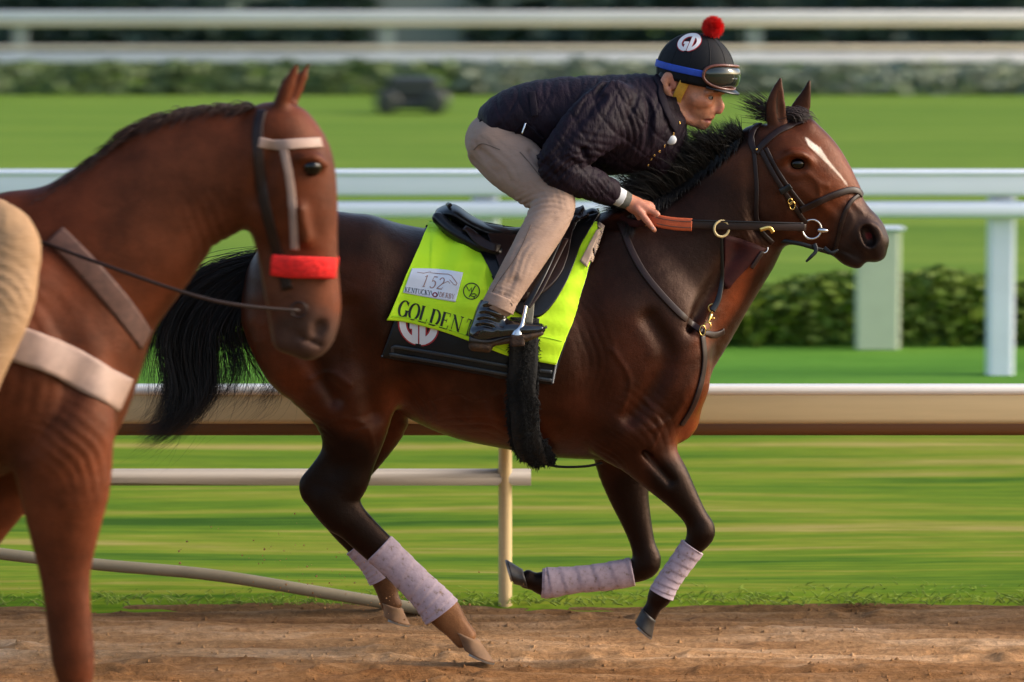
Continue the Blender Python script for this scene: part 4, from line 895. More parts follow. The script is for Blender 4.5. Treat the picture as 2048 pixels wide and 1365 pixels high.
# --- lettering (stroke serif), drawn on the towel
def arc(cx, cy, rx, ry, a0, a1, th, tk, n=18):
    out = []
    for i in range(n + 1):
        a = R(a0 + (a1 - a0) * i / n); out.append((cx + rx * math.cos(a), cy + ry * math.sin(a), th + (tk - th) * abs(math.cos(a)) ** 1.3))
    return out
TK, TH = .20, .07
def ln(*p, w=TK): return [(x, y, w) for x, y in p]
def sf(x, y, w=.26): return ln((x - w / 2, y), (x + w / 2, y), w=.05)
GL = {
 'G': [arc(.42, .5, .34, .49, 42, 330, TH, TK), ln((.70, .06), (.70, .42)), sf(.70, .42), ln((.70, .72), (.70, .97), w=.04)],
 'O': [arc(.42, .5, .36, .49, 0, 360, TH, TK, 28)],
 'L': [ln((.17, 0), (.17, 1)), sf(.17, .985), ln((.04, .02), (.66, .02), w=.04), ln((.64, .02), (.68, .28), w=.05)],
 'D': [ln((.17, 0), (.17, 1)), [(.17, .98, .05), (.35, .98, .05)] + arc(.36, .5, .38, .48, 90, -90, TH, TK)[1:] + [(.17, .02, .05)], ln((.03, .02), (.17, .02), w=.04), ln((.03, .98), (.17, .98), w=.04)],
 'E': [ln((.17, 0), (.17, 1)), ln((.04, .98), (.64, .98), w=.04), ln((.04, .02), (.66, .02), w=.04), ln((.17, .52), (.46, .52), w=.05), ln((.47, .40), (.47, .64), w=.04), ln((.63, .98), (.65, .78), w=.045), ln((.65, .02), (.69, .26), w=.045)],
 'N': [ln((.14, 0), (.14, .97), w=.05), ln((.12, .98), (.74, .03), w=.15), ln((.74, .03), (.74, 1), w=.05), sf(.14, .015), sf(.74, .985), sf(.08, .985, .18)],
 'T': [ln((.37, 0), (.37, .98)), ln((.02, .98), (.72, .98), w=.045), ln((.03, .98), (.02, .74), w=.045), ln((.71, .98), (.72, .74), w=.045), sf(.37, .015, .3)],
 'K': [ln((.17, 0), (.17, 1)), sf(.17, .015), sf(.17, .985), ln((.68, .98), (.2, .42), w=.06), ln((.34, .56), (.72, .02), w=.14), sf(.72, .02, .2)],
 'U': [[(.15, 1, .13), (.15, .35, .13)] + arc(.42, .33, .27, .32, 180, 360, TH, .1)[1:] + [(.69, 1, .06)], sf(.15, .985), sf(.69, .985)],
 'C': [arc(.42, .5, .34, .49, 42, 318, TH, TK), ln((.70, .72), (.70, .97), w=.04)],
 'Y': [ln((.37, 0), (.37, .45)), ln((.06, .98), (.37, .42), w=.14), ln((.68, .98), (.37, .42), w=.06), sf(.06, .985, .24), sf(.68, .985, .2), sf(.37, .015)],
 'B': [ln((.17, 0), (.17, 1)), [(.17, .98, .05), (.33, .98, .05)] + arc(.34, .75, .26, .23, 90, -90, TH, .13, 12)[1:] + [(.17, .52, .05)], [(.33, .52, .05)] + arc(.34, .27, .32, .25, 90, -90, TH, TK, 12)[1:] + [(.05, .02, .05)]],
 'R': [ln((.17, 0), (.17, 1)), [(.05, .98, .05), (.33, .98, .05)] + arc(.34, .74, .28, .24, 90, -90, TH, .13, 12)[1:] + [(.17, .5, .05)], ln((.34, .5), (.74, .01), w=.13), sf(.17, .015)],
 '1': [ln((.3, 0), (.3, 1), w=.11), ln((.3, .98), (.1, .84), w=.06), sf(.3, .015, .3)],
 '5': [ln((.24, .98), (.66, .98), w=.07), ln((.24, .98), (.18, .58), w=.06), arc(.36, .31, .30, .31, 125, -140, .06, .12, 18)],
 '2': [arc(.38, .70, .26, .28, 165, -35, .06, .12, 14) + [(.12, .04, .07)], ln((.10, .03), (.70, .03), w=.08), ln((.68, .03), (.72, .2), w=.05)],
 'W': [ln((.02, 1), (.25, 0), w=.07), ln((.25, 0), (.45, .9), w=.05), ln((.45, .9), (.62, 0), w=.07), ln((.62, 0), (.85, 1), w=.05)],
}
def ribbon2(poly, to, step):
    """densify a widthed polyline -> left/right pairs in reference coordinates"""
    pts = []
    for (x0, y0, w0), (x1, y1, w1) in zip(poly[:-1], poly[1:]):
        L = math.dist(to(x0, y0), to(x1, y1)); n = max(1, int(L / step))
        for i in range(n): pts.append((x0 + (x1 - x0) * i / n, y0 + (y1 - y0) * i / n, w0 + (w1 - w0) * i / n))
    pts.append(poly[-1]); out = []
    for i, (x, y, w) in enumerate(pts):
        a = pts[max(i - 1, 0)]; b = pts[min(i + 1, len(pts) - 1)]; dx, dy = b[0] - a[0], b[1] - a[1]; L = math.hypot(dx, dy) or 1
        nx, ny = -dy / L * w / 2, dx / L * w / 2; out.append((to(x + nx, y + ny), to(x - nx, y - ny)))
    return out
def marks(name, tree, strokes, to, off, mat, parent, step=5, th=.0006):
    V, Fc = [], []
    for si, st in enumerate(strokes):
        rb = ribbon2(st, to, step); b0 = len(V); o = off + si * .00022
        for l, r in rb:
            for q in (l, r):
                h_, n_ = hit(tree, *q); V.append(h_ + n_ * (o)); V.append(h_ + n_ * (o - th))
        for i in range(len(rb) - 1):
            a = b0 + i * 4; c = a + 4
            Fc += [(a, a + 2, c + 2, c), (a + 1, c + 1, c + 3, a + 3), (a, c, c + 1, a + 1), (a + 2, a + 3, c + 3, c + 2)]
    return mk(name, V, Fc, mat, parent, smooth=False)
def text(s, x0, y0, x1, y1, h, tree, mat, parent, name='lettering', wsc=.62, off=.0012, kern=None, slant=0):
    """baseline from (x0,y0) to (x1,y1), letter height h px perpendicular"""
    dx, dy = x1 - x0, y1 - y0; L = math.hypot(dx, dy); ux, uy = dx / L, dy / L; n = len(s); adv = L / n; sc = adv * 1.16
    for i, ch in enumerate(s):
        if ch == ' ': continue
        bx, by = x0 + ux * adv * i, y0 + uy * adv * i
        to = lambda x, y: (bx + ux * x * sc + uy * y * h + slant * y * h, by + uy * x * sc - ux * y * h)
        marks(name, tree, GL[ch], to, off, mat, parent)
mink = simple('black_ink', (.006, .012, .004), .6, 0, .1, 30, 0)
text('GOLDEN', 793, 631, 919, 667, 33, TT, mink, tw)
text('T', 926, 669, 945, 675, 33, TT, mink, tw)
text('O', 949, 678, 966, 684, 31, TT, mink, tw)
marks('brand_mark', TT, [arc(943, 583, 16, 16, 0, 360, 2.0, 2.0, 36)], lambda x, y: (x, y), .0012, mink, tw)
marks('brand_mark', TT, [[(x, y, 1.8) for x, y in p] for p in (((933, 573), (938, 583), (943, 576), (943, 585), (951, 572)), ((951, 572), (938, 595)), ((941, 589), (950, 588), (953, 591), (948, 594), (941, 592)), ((947, 594), (950, 598)))], lambda x, y: (x, y), .0012, mink, tw)
mpatch = simple('white_patch', (.72, .74, .80), .6, 0, .03, 20, .05, .001)
pt, PTT = patch('derby_patch', TT, [(824, 538), (875, 539), (926, 546)], [(806, 586), (858, 596), (911, 605)], 30, 16, .002, .0015, mpatch, tw)
mtaupe = simple('taupe_print', (.33, .17, .13), .6, 0, .1, 30, 0); mgreyp = simple('dark_print', (.05, .05, .055), .6, 0, .1, 30, 0); mredp = simple('crimson_print', (.25, .012, .03), .6, 0, .1, 30, 0)
text('152', 842, 573, 886, 580, 23, PTT, mtaupe, pt, slant=.2, off=.0008)
text('KENTUCKY', 809, 584, 862, 592, 10, PTT, mgreyp, pt, off=.0008); text('DERBY', 878, 594, 909, 599, 10, PTT, mtaupe, pt, off=.0008)
I_ = lambda x, y: (x, y)
marks('emblem_print', PTT, [arc(870, 590, 4, 4, 0, 360, 2.4, 2.4, 14)], I_, .0009, mredp, pt)
marks('emblem_print', PTT, [[(863, 583, 1.2), (864, 590, 1.2), (868, 594, 1.2)], [(877, 584, 1.2), (876, 591, 1.2), (872, 595, 1.2)]], I_, .0009, mgreyp, pt)
marks('horse_print', PTT, [[(834, 545, .7), (848, 547, 1.2), (862, 544, .8)], [(860, 546, .7), (878, 548, 1.4), (896, 549, 1.2), (903, 552, 1.3), (914, 567, 1.5), (912, 571, 1.6), (907, 569, 1.2), (899, 560, 1.0)], [(886, 568, .8), (896, 563, 1.2), (900, 568, .8)]], I_, .0009, mtaupe, pt, step=3)
# GD badge: split ring of two letters
mwb = simple('badge_white', (.72, .70, .70), .5, 0, .05, 20, 0); mrb = simple('badge_red', (.42, .02, .03), .5, 0, .1, 20, 0)
def badge(tree, parent, to, off):
    g = lambda e: [arc(0, 0, .80, .80, 78, 262, .34 + e, .34 + e, 20), [(-.16, -.92, .30 + e), (-.16, -.02, .30 + e)], [(-.02, -.08, .26 + e), (-.44, -.08, .26 + e)]] if True else None
    d = lambda e: [arc(0, 0, .80, .80, 82, -82, .34 + e, .34 + e, 20), [(.22, -.92, .30 + e), (.22, .92, .30 + e)]]
    marks('badge_outline', tree, g(.14) + d(.14), to, off, mrb, parent, step=3); marks('badge_letter', tree, g(0) + d(0), to, off + .0020, mwb, parent, step=3)
ca, sa = math.cos(R(6)), math.sin(R(6))
badge(PT, pad, lambda x, y: (837 + 40 * (x * ca - y * -sa * 0) - 6 * 0, 651 + 40 * (-y) + 5 * x), .0015)

# --- girth (shaggy), saddle
sad = empty('saddle', P(1040, 480, 0), 'black and dark brown exercise saddle under the rider on the bay racehorse', 'saddle')
dstrap('girth', HT, [(1048, 640), (1046, 720), (1046, 800), (1052, 860), (1072, 905)], 58, .022, mfleece, sad, off=.031, n=40); dstrap('girth', HT, [(1048, 640), (1046, 720), (1046, 800), (1052, 860), (1072, 905)], 58, .022, mfleece, sad, off=.031, n=40, far=True)
paths = []
for i in range(7000):
    u = rnd.random(); c = smoothpath([(1048, 680), (1046, 740), (1046, 800), (1052, 860), (1080, 912)], 40)[int(u * 40)]; px = c[0] + rnd.uniform(-30, 30) * (1 if u < .8 else 1.2); l, nn = hit(HT, px, c[1])
    l = l + nn * .037 * (1 - abs(px - c[0]) / 60); e = l + nn * rnd.uniform(.004, .012) + Vector((rnd.gauss(0, .007), 0, rnd.gauss(-.006, .008))); paths.append([l, (l + e) / 2 + nn * .003, e])
strands('girth_fleece', paths, .0022, mfleece, sad)
fstrap('girth_belly', [(1062, 905, -.12), (1082, 922, -.04), (1090, 926, .04), (1085, 918, .12)], 40, .02, mfleece, sad, nor=(0, 0, -1)); fstrap('belly_strap', [(1080, 926, -.03), (1120, 934, -.04), (1172, 933, -.05), (1205, 926, -.05)], 5, .008, mblack, sad)
# flap layers draped on the towel
fo, FT0 = patch('saddle_panel', HT, [(878, 452), (960, 488), (1050, 486), (1130, 462), (1206, 442)], [(980, 500), (1000, 600), (1062, 640), (1110, 606), (1172, 490)], 50, 30, .026, .012, mblack, sad, mirror=True)
fl, FT = patch('saddle_flap', HT, [(960, 470), (1020, 470), (1080, 458), (1135, 442), (1180, 432)], [(985, 520), (1022, 600), (1068, 604), (1120, 560), (1158, 470)], 50, 30, .040, .008, mleather, sad, mirror=True)
dstrap('flap_edge', FT, [(1068, 600), (1104, 572), (1135, 530), (1154, 480), (1165, 455)], 4, .005, mblack, sad, off=.0015)
f2 = Field((P(850, 0, 0).x, -.30, P(0, 560, 0).z), (P(1215, 0, 0).x, .30, P(0, 380, 0).z), .006)
f2.pix([(882, 428, 0, 13, .10), (905, 424, 0, 15, .135), (940, 445, 0, 13, .14), (985, 464, 0, 13, .125), (1050, 470, 0, 14, .10), (1120, 458, 0, 15, .085), (1165, 440, 0, 15, .07), (1185, 430, 0, 14, .055)], k=0)
f2.pix([(905, 470, 0, 24, .10), (1000, 488, 0, 26, .10), (1100, 478, 0, 26, .08), (1180, 456, 0, 24, .06)], k=.02)
v_, q_ = f2.mesh(); st = mk('seat', v_, q_, mblack, sad)
f2 = Field((P(850, 0, 0).x, -.34, P(0, 560, 0).z), (P(1010, 0, 0).x, .34, P(0, 380, 0).z), .005)
f2a = f2.a.copy()
for s in (1, -1):
    f2.a = f2a.copy(); f2.pix([(878, 438, s * .11, 13, .035), (905, 462, s * .14, 15, .04), (950, 488, s * .17, 15, .035), (995, 505, s * .19, 12, .03)], k=.01)
    v_, q_ = f2.mesh(); mk('panel_roll', v_, q_, mblack, sad)
dstrap('skirt', BVHTree.FromPolygons([tuple(v) for v in v_.tolist()], q_.tolist()), [(930, 452), (950, 480), (985, 498), (1015, 500)], 20, .006, mleather, sad, off=.012, n=16, guess=-.18)
fstrap('cantle_edge', [(900, 411, -.10), (896, 409, 0), (900, 411, .10)], 8, .012, mleather, sad, nor=(-.5, 0, .8))
# stirrup: leather, iron, tread
leg_Y = -.40
stir = empty('stirrup', P(1040, 650, -.38), 'steel stirrup iron on leather straps under the rider black boot', 'stirrup')
fstrap('stirrup_leather', [(1118, 478, -.20), (1095, 530, -.31), (1070, 580, -.375), (1052, 612, -.40)], 13, .006, mblack, stir, nor=(-.3, -1, 0)); fstrap('stirrup_leather', [(1132, 478, -.19), (1106, 530, -.30), (1078, 584, -.365), (1056, 614, -.395)], 11, .006, mleather, stir, nor=(-.3, -1, 0))
fstrap('stirrup_webbing', [(1062, 586, -.335), (1060, 620, -.345), (1057, 648, -.35)], 16, .004, simple('grey_web', (.20, .19, .15), .7, 0, .2, 50), stir)
fstrap('iron', [(1052, 612, -.415), (1048, 632, -.43), (1043, 652, -.442), (1036, 664, -.448), (1034, 672, -.45)], [7, 7, 9, 17, 24], .011, msteel, stir, round_=True)
fstrap('iron', [(1052, 612, -.395), (1050, 640, -.34), (1045, 665, -.335), (1042, 676, -.335)], [7, 7, 8, 12], .009, msteel, stir, round_=True)
mtread = simple('muddy_tread', (.035, .016, .007), .8, 0, .8, 130, .8, .004)
o = mk('tread', *boxm((P(1020, 0, -.45).x, -.457, P(0, 693, -.44).z), (P(1050, 0, -.45).x, -.33, P(0, 668, -.44).z)), mtread, stir, smooth=False); bevel(o, .009, 3)
#@@PART5
# ================================================================ RIDER
man = empty('person', P(1080, 400, 0), 'rider in dark quilted jacket, tan breeches and black helmet crouched over the bay horse', 'person')
mskin, t, b = new_mat('skin'); a_ = t.nodes.new('ShaderNodeAttribute'); a_.attribute_name = 'coat'
n = noise(t, (1, 1, 1), 42, 6, .7); r = ramp(t, n.outputs['Fac'], [(.3, (.74, .68, .66)), (.7, (1.2, 1.2, 1.2))]); mm = t.nodes.new('ShaderNodeMix'); mm.data_type = 'RGBA'; mm.blend_type = 'MULTIPLY'; mm.inputs[0].default_value = 1
lk(t, a_.outputs['Color'], mm.inputs[6]); lk(t, r.outputs[0], mm.inputs[7]); lk(t, mm.outputs[2], b.inputs['Base Color']); b.inputs['Roughness'].default_value = .5
b.inputs['Subsurface Weight'].default_value = .12; b.inputs['Subsurface Radius'].default_value = (.012, .004, .002); b.inputs['Subsurface Scale'].default_value = 1; bump(t, b, n.outputs['Fac'], .25, .0015)
YAW = R(-17); HC = P(1385, 150, 0)
def yawp(v): dx, dy = v[0] - HC.x, v[1] - HC.y; c, s = math.cos(YAW), math.sin(YAW); return Vector((HC.x + dx * c - dy * s, HC.y + dx * s + dy * c, v[2]))
YD = (-math.sin(YAW), math.cos(YAW), 0)
def hp(px, py, Y): return yawp(P(px, py, 0) + Vector((0, Y, 0)))
lo, hi = P(900, 720, -.48), P(1480, 40, .4)
f = Field((lo.x, -.48, lo.z - .0), (hi.x, .42, hi.z), .0042)
def head(f, pts, **kw):
    f.chain([(*hp(p[0], p[1], p[2]), M(p[3]), p[4] if len(p) > 4 else M(p[3])) for p in pts], depth=YD, **kw)
# torso, arms, legs under the clothes
f.pix([(990, 270, 0, 34, .10), (1080, 242, 0, 48, .11), (1180, 240, 0, 58, .13), (1260, 235, 0, 56, .14), (1300, 225, 0, 40, .08)], k=0)
for s in (-1, 1):
    f.pix([(1240, 215, s * .15, 40, .045), (1180, 268, s * .22, 34, .04), (1125, 330, s * .26, 26, .034), (1180, 366, s * .22, 22, .028), (1256, 402, s * .152, 13, .022)] if s < 0 else
          [(1280, 225, .15, 40, .045), (1320, 290, .22, 32, .04), (1300, 345, .24, 26, .034), (1290, 380, .20, 20, .026), (1268, 404, .152, 13, .022)], k=.03)
    f.pix([(1000, 290, s * .08, 34, .05), (1055, 345, s * .15, 32, .045), (1104, 398, s * .235, 26, .038), (1075, 480, s * .32, 28, .04), (1010, 600, s * .38, 20, .032), (975, 655, s * .40, 18, .03)], k=.03)
f.chain([(*P(1290, 235, 0), M(50), .06), (*P(1325, 215, 0), M(44), .058), (*hp(1350, 185, 0), M(42), .055)], k=.04)
head(f, [(1386, 135, 0, 60, .074)], k=.03); head(f, [(1378, 150, 0, 54, .072), (1394, 178, 0, 44, .066), (1398, 205, 0, 32, .054), (1396, 230, 0, 19, .034)], k=.03)
for s in (-1, 1):
    head(f, [(1350, 190, s * .058, 13, .014), (1362, 222, s * .052, 11, .014), (1380, 240, s * .034, 9, .014), (1397, 247, s * .012, 9, .012)], k=.02)
    head(f, [(1402, 200, s * .054, 11, .014), (1422, 204, s * .040, 9, .012)], k=.02)
    head(f, [(1445, 183, s * .012, 6.5, .012), (1441, 181, s * .034, 7, .011), (1425, 184, s * .054, 6.5, .010)], k=.012)
    head(f, [(1435, 195, s * .034, 6.5, .010), (1429, 195, s * .044, 6.5, .010)], k=.008, op='sub')
    head(f, [(1427, 222, s * .013, 5.5, .008)], k=.008); head(f, [(1429, 227.5, s * .009, 2.2, .004)], k=.003, op='sub')
    head(f, [(1422, 214, s * .036, 4, .008), (1412, 230, s * .036, 4, .008)], k=.012, op='sub') if False else None
    head(f, [(1432, 189, s * .022, 2.6, .006), (1430, 188, s * .032, 3, .006), (1424, 190, s * .042, 2.6, .005)], k=.005)
    head(f, [(1430, 199, s * .024, 2.0, .006), (1428, 200, s * .033, 2.4, .006), (1422, 198, s * .042, 2, .005)], k=.005)
    # ear
    head(f, [(1346, 152, s * .084, 9, .008), (1340, 168, s * .090, 10, .007), (1347, 184, s * .084, 8, .007), (1353, 192, s * .078, 6, .006)], k=.006); head(f, [(1356, 152, s * .080, 10, .008), (1358, 172, s * .078, 8, .008)], k=.006)
    head(f, [(1352, 160, s * .094, 5, .006), (1350, 173, s * .094, 5, .006)], k=.004, op='sub')
head(f, [(1424, 198, 0, 15, .016), (1426, 212, 0, 15, .016)], k=.01); head(f, [(1404, 205, 0, 27, .042), (1408, 222, 0, 22, .036), (1408, 238, 0, 15, .027)], k=.015)
head(f, [(1436, 189, 0, 6.5, .011), (1440, 200, 0, 6, .009), (1445, 212, 0, 6.5, .010), (1440, 221, 0, 7.5, .013)], k=.010)
head(f, [(1424, 233, 0, 6, .020), (1423, 236, 0, 4.5, .022)], k=.010); head(f, [(1417, 245, 0, 5, .018)], k=.008); head(f, [(1407, 251, 0, 9, .016)], k=.014)
head(f, [(1428, 240.5, 0, 1.6, .012), (1420, 241, -.018, 1.6, .006), (1410, 240, -.027, 1.6, .004)], k=.003, op='sub'); head(f, [(1420, 241, .018, 1.6, .006), (1410, 240, .027, 1.6, .004)], k=.003, op='sub')
head(f, [(1402, 218, -.056, 2, .004), (1408, 230, -.046, 2, .004), (1404, 240, -.038, 2, .004)], k=.008, op='sub')
# hands
for s in (-1, 1):
    hx = 0 if s < 0 else -4; Yq = lambda v: v if s < 0 else -v
    q = lambda pts, **kw: f.pix([(p[0] + hx, p[1], Yq(p[2]), p[3], p[4] if len(p) > 4 else None) for p in pts], **kw)
    q([(1250, 399, -.152, 14, .022), (1270, 411, -.152, 18, .021), (1286, 418, -.150, 16, .022)], k=.012)
    q([(1284, 407, -.138, 8), (1301, 411, -.134, 7.2), (1305, 424, -.134, 6.6), (1297, 431, -.138, 6)], k=.004)
    q([(1284, 414, -.156, 8), (1305, 424, -.160, 7.4), (1315, 431, -.160, 6.8), (1309, 441, -.152, 6)], k=.004)
    q([(1274, 418, -.166, 8.5), (1289, 436, -.174, 7.4), (1300, 450, -.176, 6.4), (1309, 461, -.172, 5)], k=.004)
    q([(1272, 422, -.150, 7), (1281, 440, -.142, 6), (1292, 449, -.138, 5)], k=.004)
    q([(1266, 408, -.130, 8), (1284, 424, -.120, 7), (1298, 438, -.122, 6)], k=.004)
V, Q = f.mesh(); SK = (.56, .235, .13)
col = np.tile(np.array(SK), (len(V), 1)); col = colour_by(V, SK, [(1440, 222, 14, 10, (.46, .15, .10), .6), (1350, 168, 14, 24, (.45, .13, .085), .6), (1408, 205, 18, 12, (.43, .15, .09), .5), (1290, 430, 50, 40, (.46, .17, .11), .7), (1395, 240, 30, 14, (.30, .12, .075), .4)])
lipc = hp(1419, 240, -.012); d = np.linalg.norm((V - np.array(tuple(lipc))) / np.array([.015, .026, .008]), axis=1); col[d < 1] = (.33, .085, .065)
for s in (-1, 1):
    e = np.array(tuple(hp(1438, 182, s * .036))); d = np.linalg.norm((V - e) / np.array([.014, .022, .0035]), axis=1); col[d < 1] = (.025, .014, .010)
HS = bvh(V, Q); mk('body', V, Q, mskin, man, col=col)
mew = simple('eye_white', (.25, .20, .18), .3, 0, .05, 20, 0)
for s in (-1, 1):
    c = hp(1426, 194.5, s * .033); e = ball('eye', c, .0108, mew, man); dirv = yawp(HC + Vector((.9, s * .15 - .1, -.25))) - HC; ball('iris', c + dirv.normalized() * .0048, .0070, meye, e)
mk('hair', *joinm(*[ball(None, hp(1338, 160, s * .052), .035, None, None, (.8, .6, 1.1)) for s in (-1, 1)]), mhair, man)
l, nn = hit(HS, 1306, 457); mk('fingernail', *ball(None, l + nn * .0005, .006, None, None, (1, .3, 1)), simple('nail', (.55, .30, .25), .3, 0, .05, 20, 0), man)
# jacket
f = Field((P(930, 0, 0).x, -.40, P(0, 440, 0).z), (P(1400, 0, 0).x, .40, P(0, 125, 0).z), .006)
f.pix([(985, 252, 0, 46, .155), (1040, 236, 0, 66, .175), (1120, 240, 0, 86, .19), (1200, 250, 0, 99, .205), (1265, 248, 0, 98, .205), (1305, 240, 0, 82, .15)], k=0, cap=(.5, .6))
f.pix([(1290, 215, 0, 66, .11), (1320, 207, 0, 52, .085), (1338, 208, 0, 44, .074)], k=.03, cap=(.5, .35)); f.pix([(1350, 240, 0, 22, .07), (1346, 290, 0, 22, .08), (1320, 330, 0, 24, .09)], k=.03)
f.pix([(1240, 210, -.16, 60, .07), (1190, 250, -.225, 60, .065), (1140, 298, -.262, 50, .06), (1114, 330, -.272, 40, .054), (1140, 352, -.262, 38, .05), (1185, 370, -.225, 34, .046), (1226, 388, -.178, 27, .038)], k=.035, cap=(.6, .12))
f.pix([(1290, 220, .16, 60, .07), (1330, 270, .225, 46, .06), (1328, 320, .25, 40, .055), (1305, 360, .22, 32, .046), (1280, 392, .178, 27, .038)], k=.035, cap=(.6, .12))
f.pix([(1348, 205, 0, 36, .064), (1390, 195, 0, 34, .06)], k=.01, op='sub'); f.pix([(1345, 172, -.085, 24, .04)], k=.01, op='sub')
for q in ([(1205, 195, -.235), (1160, 245, -.300), (1120, 300, -.330)], [(1090, 330, -.320), (1110, 352, -.325), (1125, 345, -.325)], [(1118, 316, -.33), (1142, 330, -.325), (1160, 330, -.31)], [(1280, 170, -.17), (1262, 230, -.235), (1265, 300, -.225)],
          [(1230, 150, -.13), (1180, 200, -.25), (1150, 230, -.29)], [(1290, 180, -.15), (1300, 240, -.175), (1290, 310, -.18)], [(1165, 300, -.30), (1180, 330, -.285), (1200, 345, -.265)], [(960, 262, -.16), (1010, 292, -.18), (1070, 318, -.17)]):
    f.pix([(x, y, Y, 4, .010) for x, y, Y in q], k=.022, op='sub')
V, Q = f.mesh()
V = folds(V, Q, [(1120, 338, -35, 46, 34, 22, .006), (1175, 300, 20, 50, 40, 30, .004), (1262, 250, 80, 70, 26, 26, .005), (1300, 190, 60, 60, 30, 26, .004), (1060, 300, 25, 60, 24, 24, .003), (1200, 372, 60, 22, 40, 18, .004), (1180, 190, 130, 60, 34, 30, .003)])
# quilting: stitched diamonds pressed into the padded cloth
px, py = proj(V); cen = np.array([0, 0]); u = (px * .80 + py * .60) / 46 + V[:, 1] * 4; v = (px * .80 - py * .60) / 46 - V[:, 1] * 4
g = np.minimum(np.abs(np.sin(np.pi * u)), np.abs(np.sin(np.pi * v))); qd = -.0042 * np.exp(-(g / .16) ** 1.3) + .0012 * np.sin(px * .13) * np.sin(py * .17 + V[:, 1] * 30)
Nn = np.zeros_like(V); e1 = V[Q[:, 2]] - V[Q[:, 0]]; e2 = V[Q[:, 3]] - V[Q[:, 1]]; fn = np.cross(e1, e2)
for j in range(4): np.add.at(Nn, Q[:, j], fn)
Nn /= np.linalg.norm(Nn, axis=1, keepdims=True) + 1e-12; V = V + Nn * qd[:, None]
mjack, t, b = new_mat('quilted_jacket'); b.inputs['Roughness'].default_value = .6; b.inputs['Specular IOR Level'].default_value = .13
n = noise(t, (1, 1, 1), 12, 5, .6); n2 = noise(t, (3, 1, 1), 22, 4, .6); r = ramp(t, n.outputs['Fac'], [(.3, (.0065, .0034, .0075)), (.7, (.0155, .0085, .0155))]); lk(t, r.outputs[0], b.inputs['Base Color'])
bump(t, b, n2.outputs['Fac'], .7, .008, bump(t, None, n.outputs['Fac'], .5, .012))
JT = bvh(V, Q); jk = mk('jacket', V, Q, mjack, man)
mjd = simple('jacket_trim', (.010, .007, .012), .75, 0, .2, 40, .1, spec=.12)
dstrap('hem', JT, [(948, 238), (962, 264), (1000, 286), (1040, 302), (1086, 322)], 6, .006, mjd, jk, off=.001); dstrap('collar', JT, [(1316, 156), (1322, 194), (1336, 232), (1350, 258)], 18, .012, mjd, jk, off=.004)
dstrap('tab', JT, [(1064, 186), (1067, 210), (1069, 232)], 14, .005, mjd, jk); dstrap('pocket_edge', JT, [(1048, 246), (1032, 262), (1040, 278), (1062, 300), (1078, 318)], 3, .004, mjd, jk); dstrap('pocket_edge', JT, [(1048, 246), (1068, 262), (1086, 278)], 6, .005, mjd, jk)
def stud(px, py, r, mat, tree, par): l, nn = hit(tree, px, py); v, fc = lathe(l, nn, [(0, r * .9), (.003, r), (.005, r * .8)], 16); mk('button', v, fc, mat, par)
stud(1066, 189, .007, msteel, JT, jk); stud(1063, 307, .008, mbrass, JT, jk); fstrap('zip_pull', [(1051, 247, -.205), (1048, 256, -.21), (1044, 268, -.212)], 3, .003, msteel, jk, n=8)
mshirt = simple('white_shirt', (.55, .57, .60), .7, 0, .1, 30, .3)
for k, (x, y) in enumerate([(1358, 246), (1352, 256), (1346, 268), (1328, 292), (1318, 302), (1308, 310), (1302, 318), (1296, 330)]): l, nn = hit(JT, x, y); mk('snap', *ringmesh(l + nn * .003, nn, .0042, .0015, n=14, sx=.6), mbrass, jk)
l, nn = hit(JT, 1342, 280); mk('scarf_tip', *ball(None, l, .022, None, None, (.9, .5, .8)), mshirt, jk)
for s in (-1, 1):
    a, b_ = (1218, 384), (1242, 396); x0 = 0 if s < 0 else 36
    if s < 0:
        fstrap('shirt_cuff', [(1221, 385.5, -.183), (1232, 391, -.172), (1244, 397, -.163)], [40, 41, 38], .058, mshirt, man, round_=True, n=10); fstrap('glove_cuff', [(1243, 396.5, -.164), (1249, 399.5, -.158), (1257, 403, -.153)], [38, 38, 33], .052, simple('grey_knit', (.10, .10, .085), .85, 0, .15, 60, .5), man, round_=True, n=10)
    else: fstrap('shirt_cuff', [(1281, 390, .180), (1275, 398, .166), (1270, 404, .156)], [44, 42, 36], .058, mshirt, man, round_=True, n=10)
# breeches
f = Field((P(915, 0, -.4).x, -.46, P(0, 650, 0).z), (P(1165, 0, 0).x, .46, P(0, 225, 0).z), .006)
f.pix([(988, 282, 0, 58, .165)], k=0)
for s in (-1, 1):
    f.pix([(985, 288, s * .075, 57, .095), (1025, 325, s * .13, 60, .088), (1070, 365, s * .19, 52, .076), (1106, 400, s * .235, 45, .066), (1096, 440, s * .275, 43, .062), (1068, 490, s * .325, 40, .056), (1035, 545, s * .372, 36, .05), (1008, 590, s * .40, 33, .048), (997, 612, s * .408, 33, .047)], k=.03, cap=(.6, .1))
for q in ([(1050, 405, -.30), (1075, 398, -.315), (1105, 382, -.31)], [(1056, 420, -.31), (1085, 410, -.335), (1120, 400, -.315)], [(1045, 430, -.32), (1062, 425, -.34)], [(960, 300, -.16), (985, 330, -.2), (1030, 375, -.26)], [(945, 320, -.12), (965, 345, -.15)], [(990, 560, -.41), (1015, 520, -.42), (1050, 460, -.395)],
          [(975, 600, -.445), (1000, 575, -.45), (1030, 560, -.43)], [(1060, 305, -.2), (1090, 340, -.26), (1100, 360, -.28)], [(1000, 600, -.455), (1015, 585, -.45), (1022, 570, -.445)], [(1040, 480, -.385), (1075, 470, -.39), (1110, 440, -.345)]):
    f.pix([(x, y, Y, 3, .007) for x, y, Y in q], k=.020, op='sub')
V, Q = f.mesh()
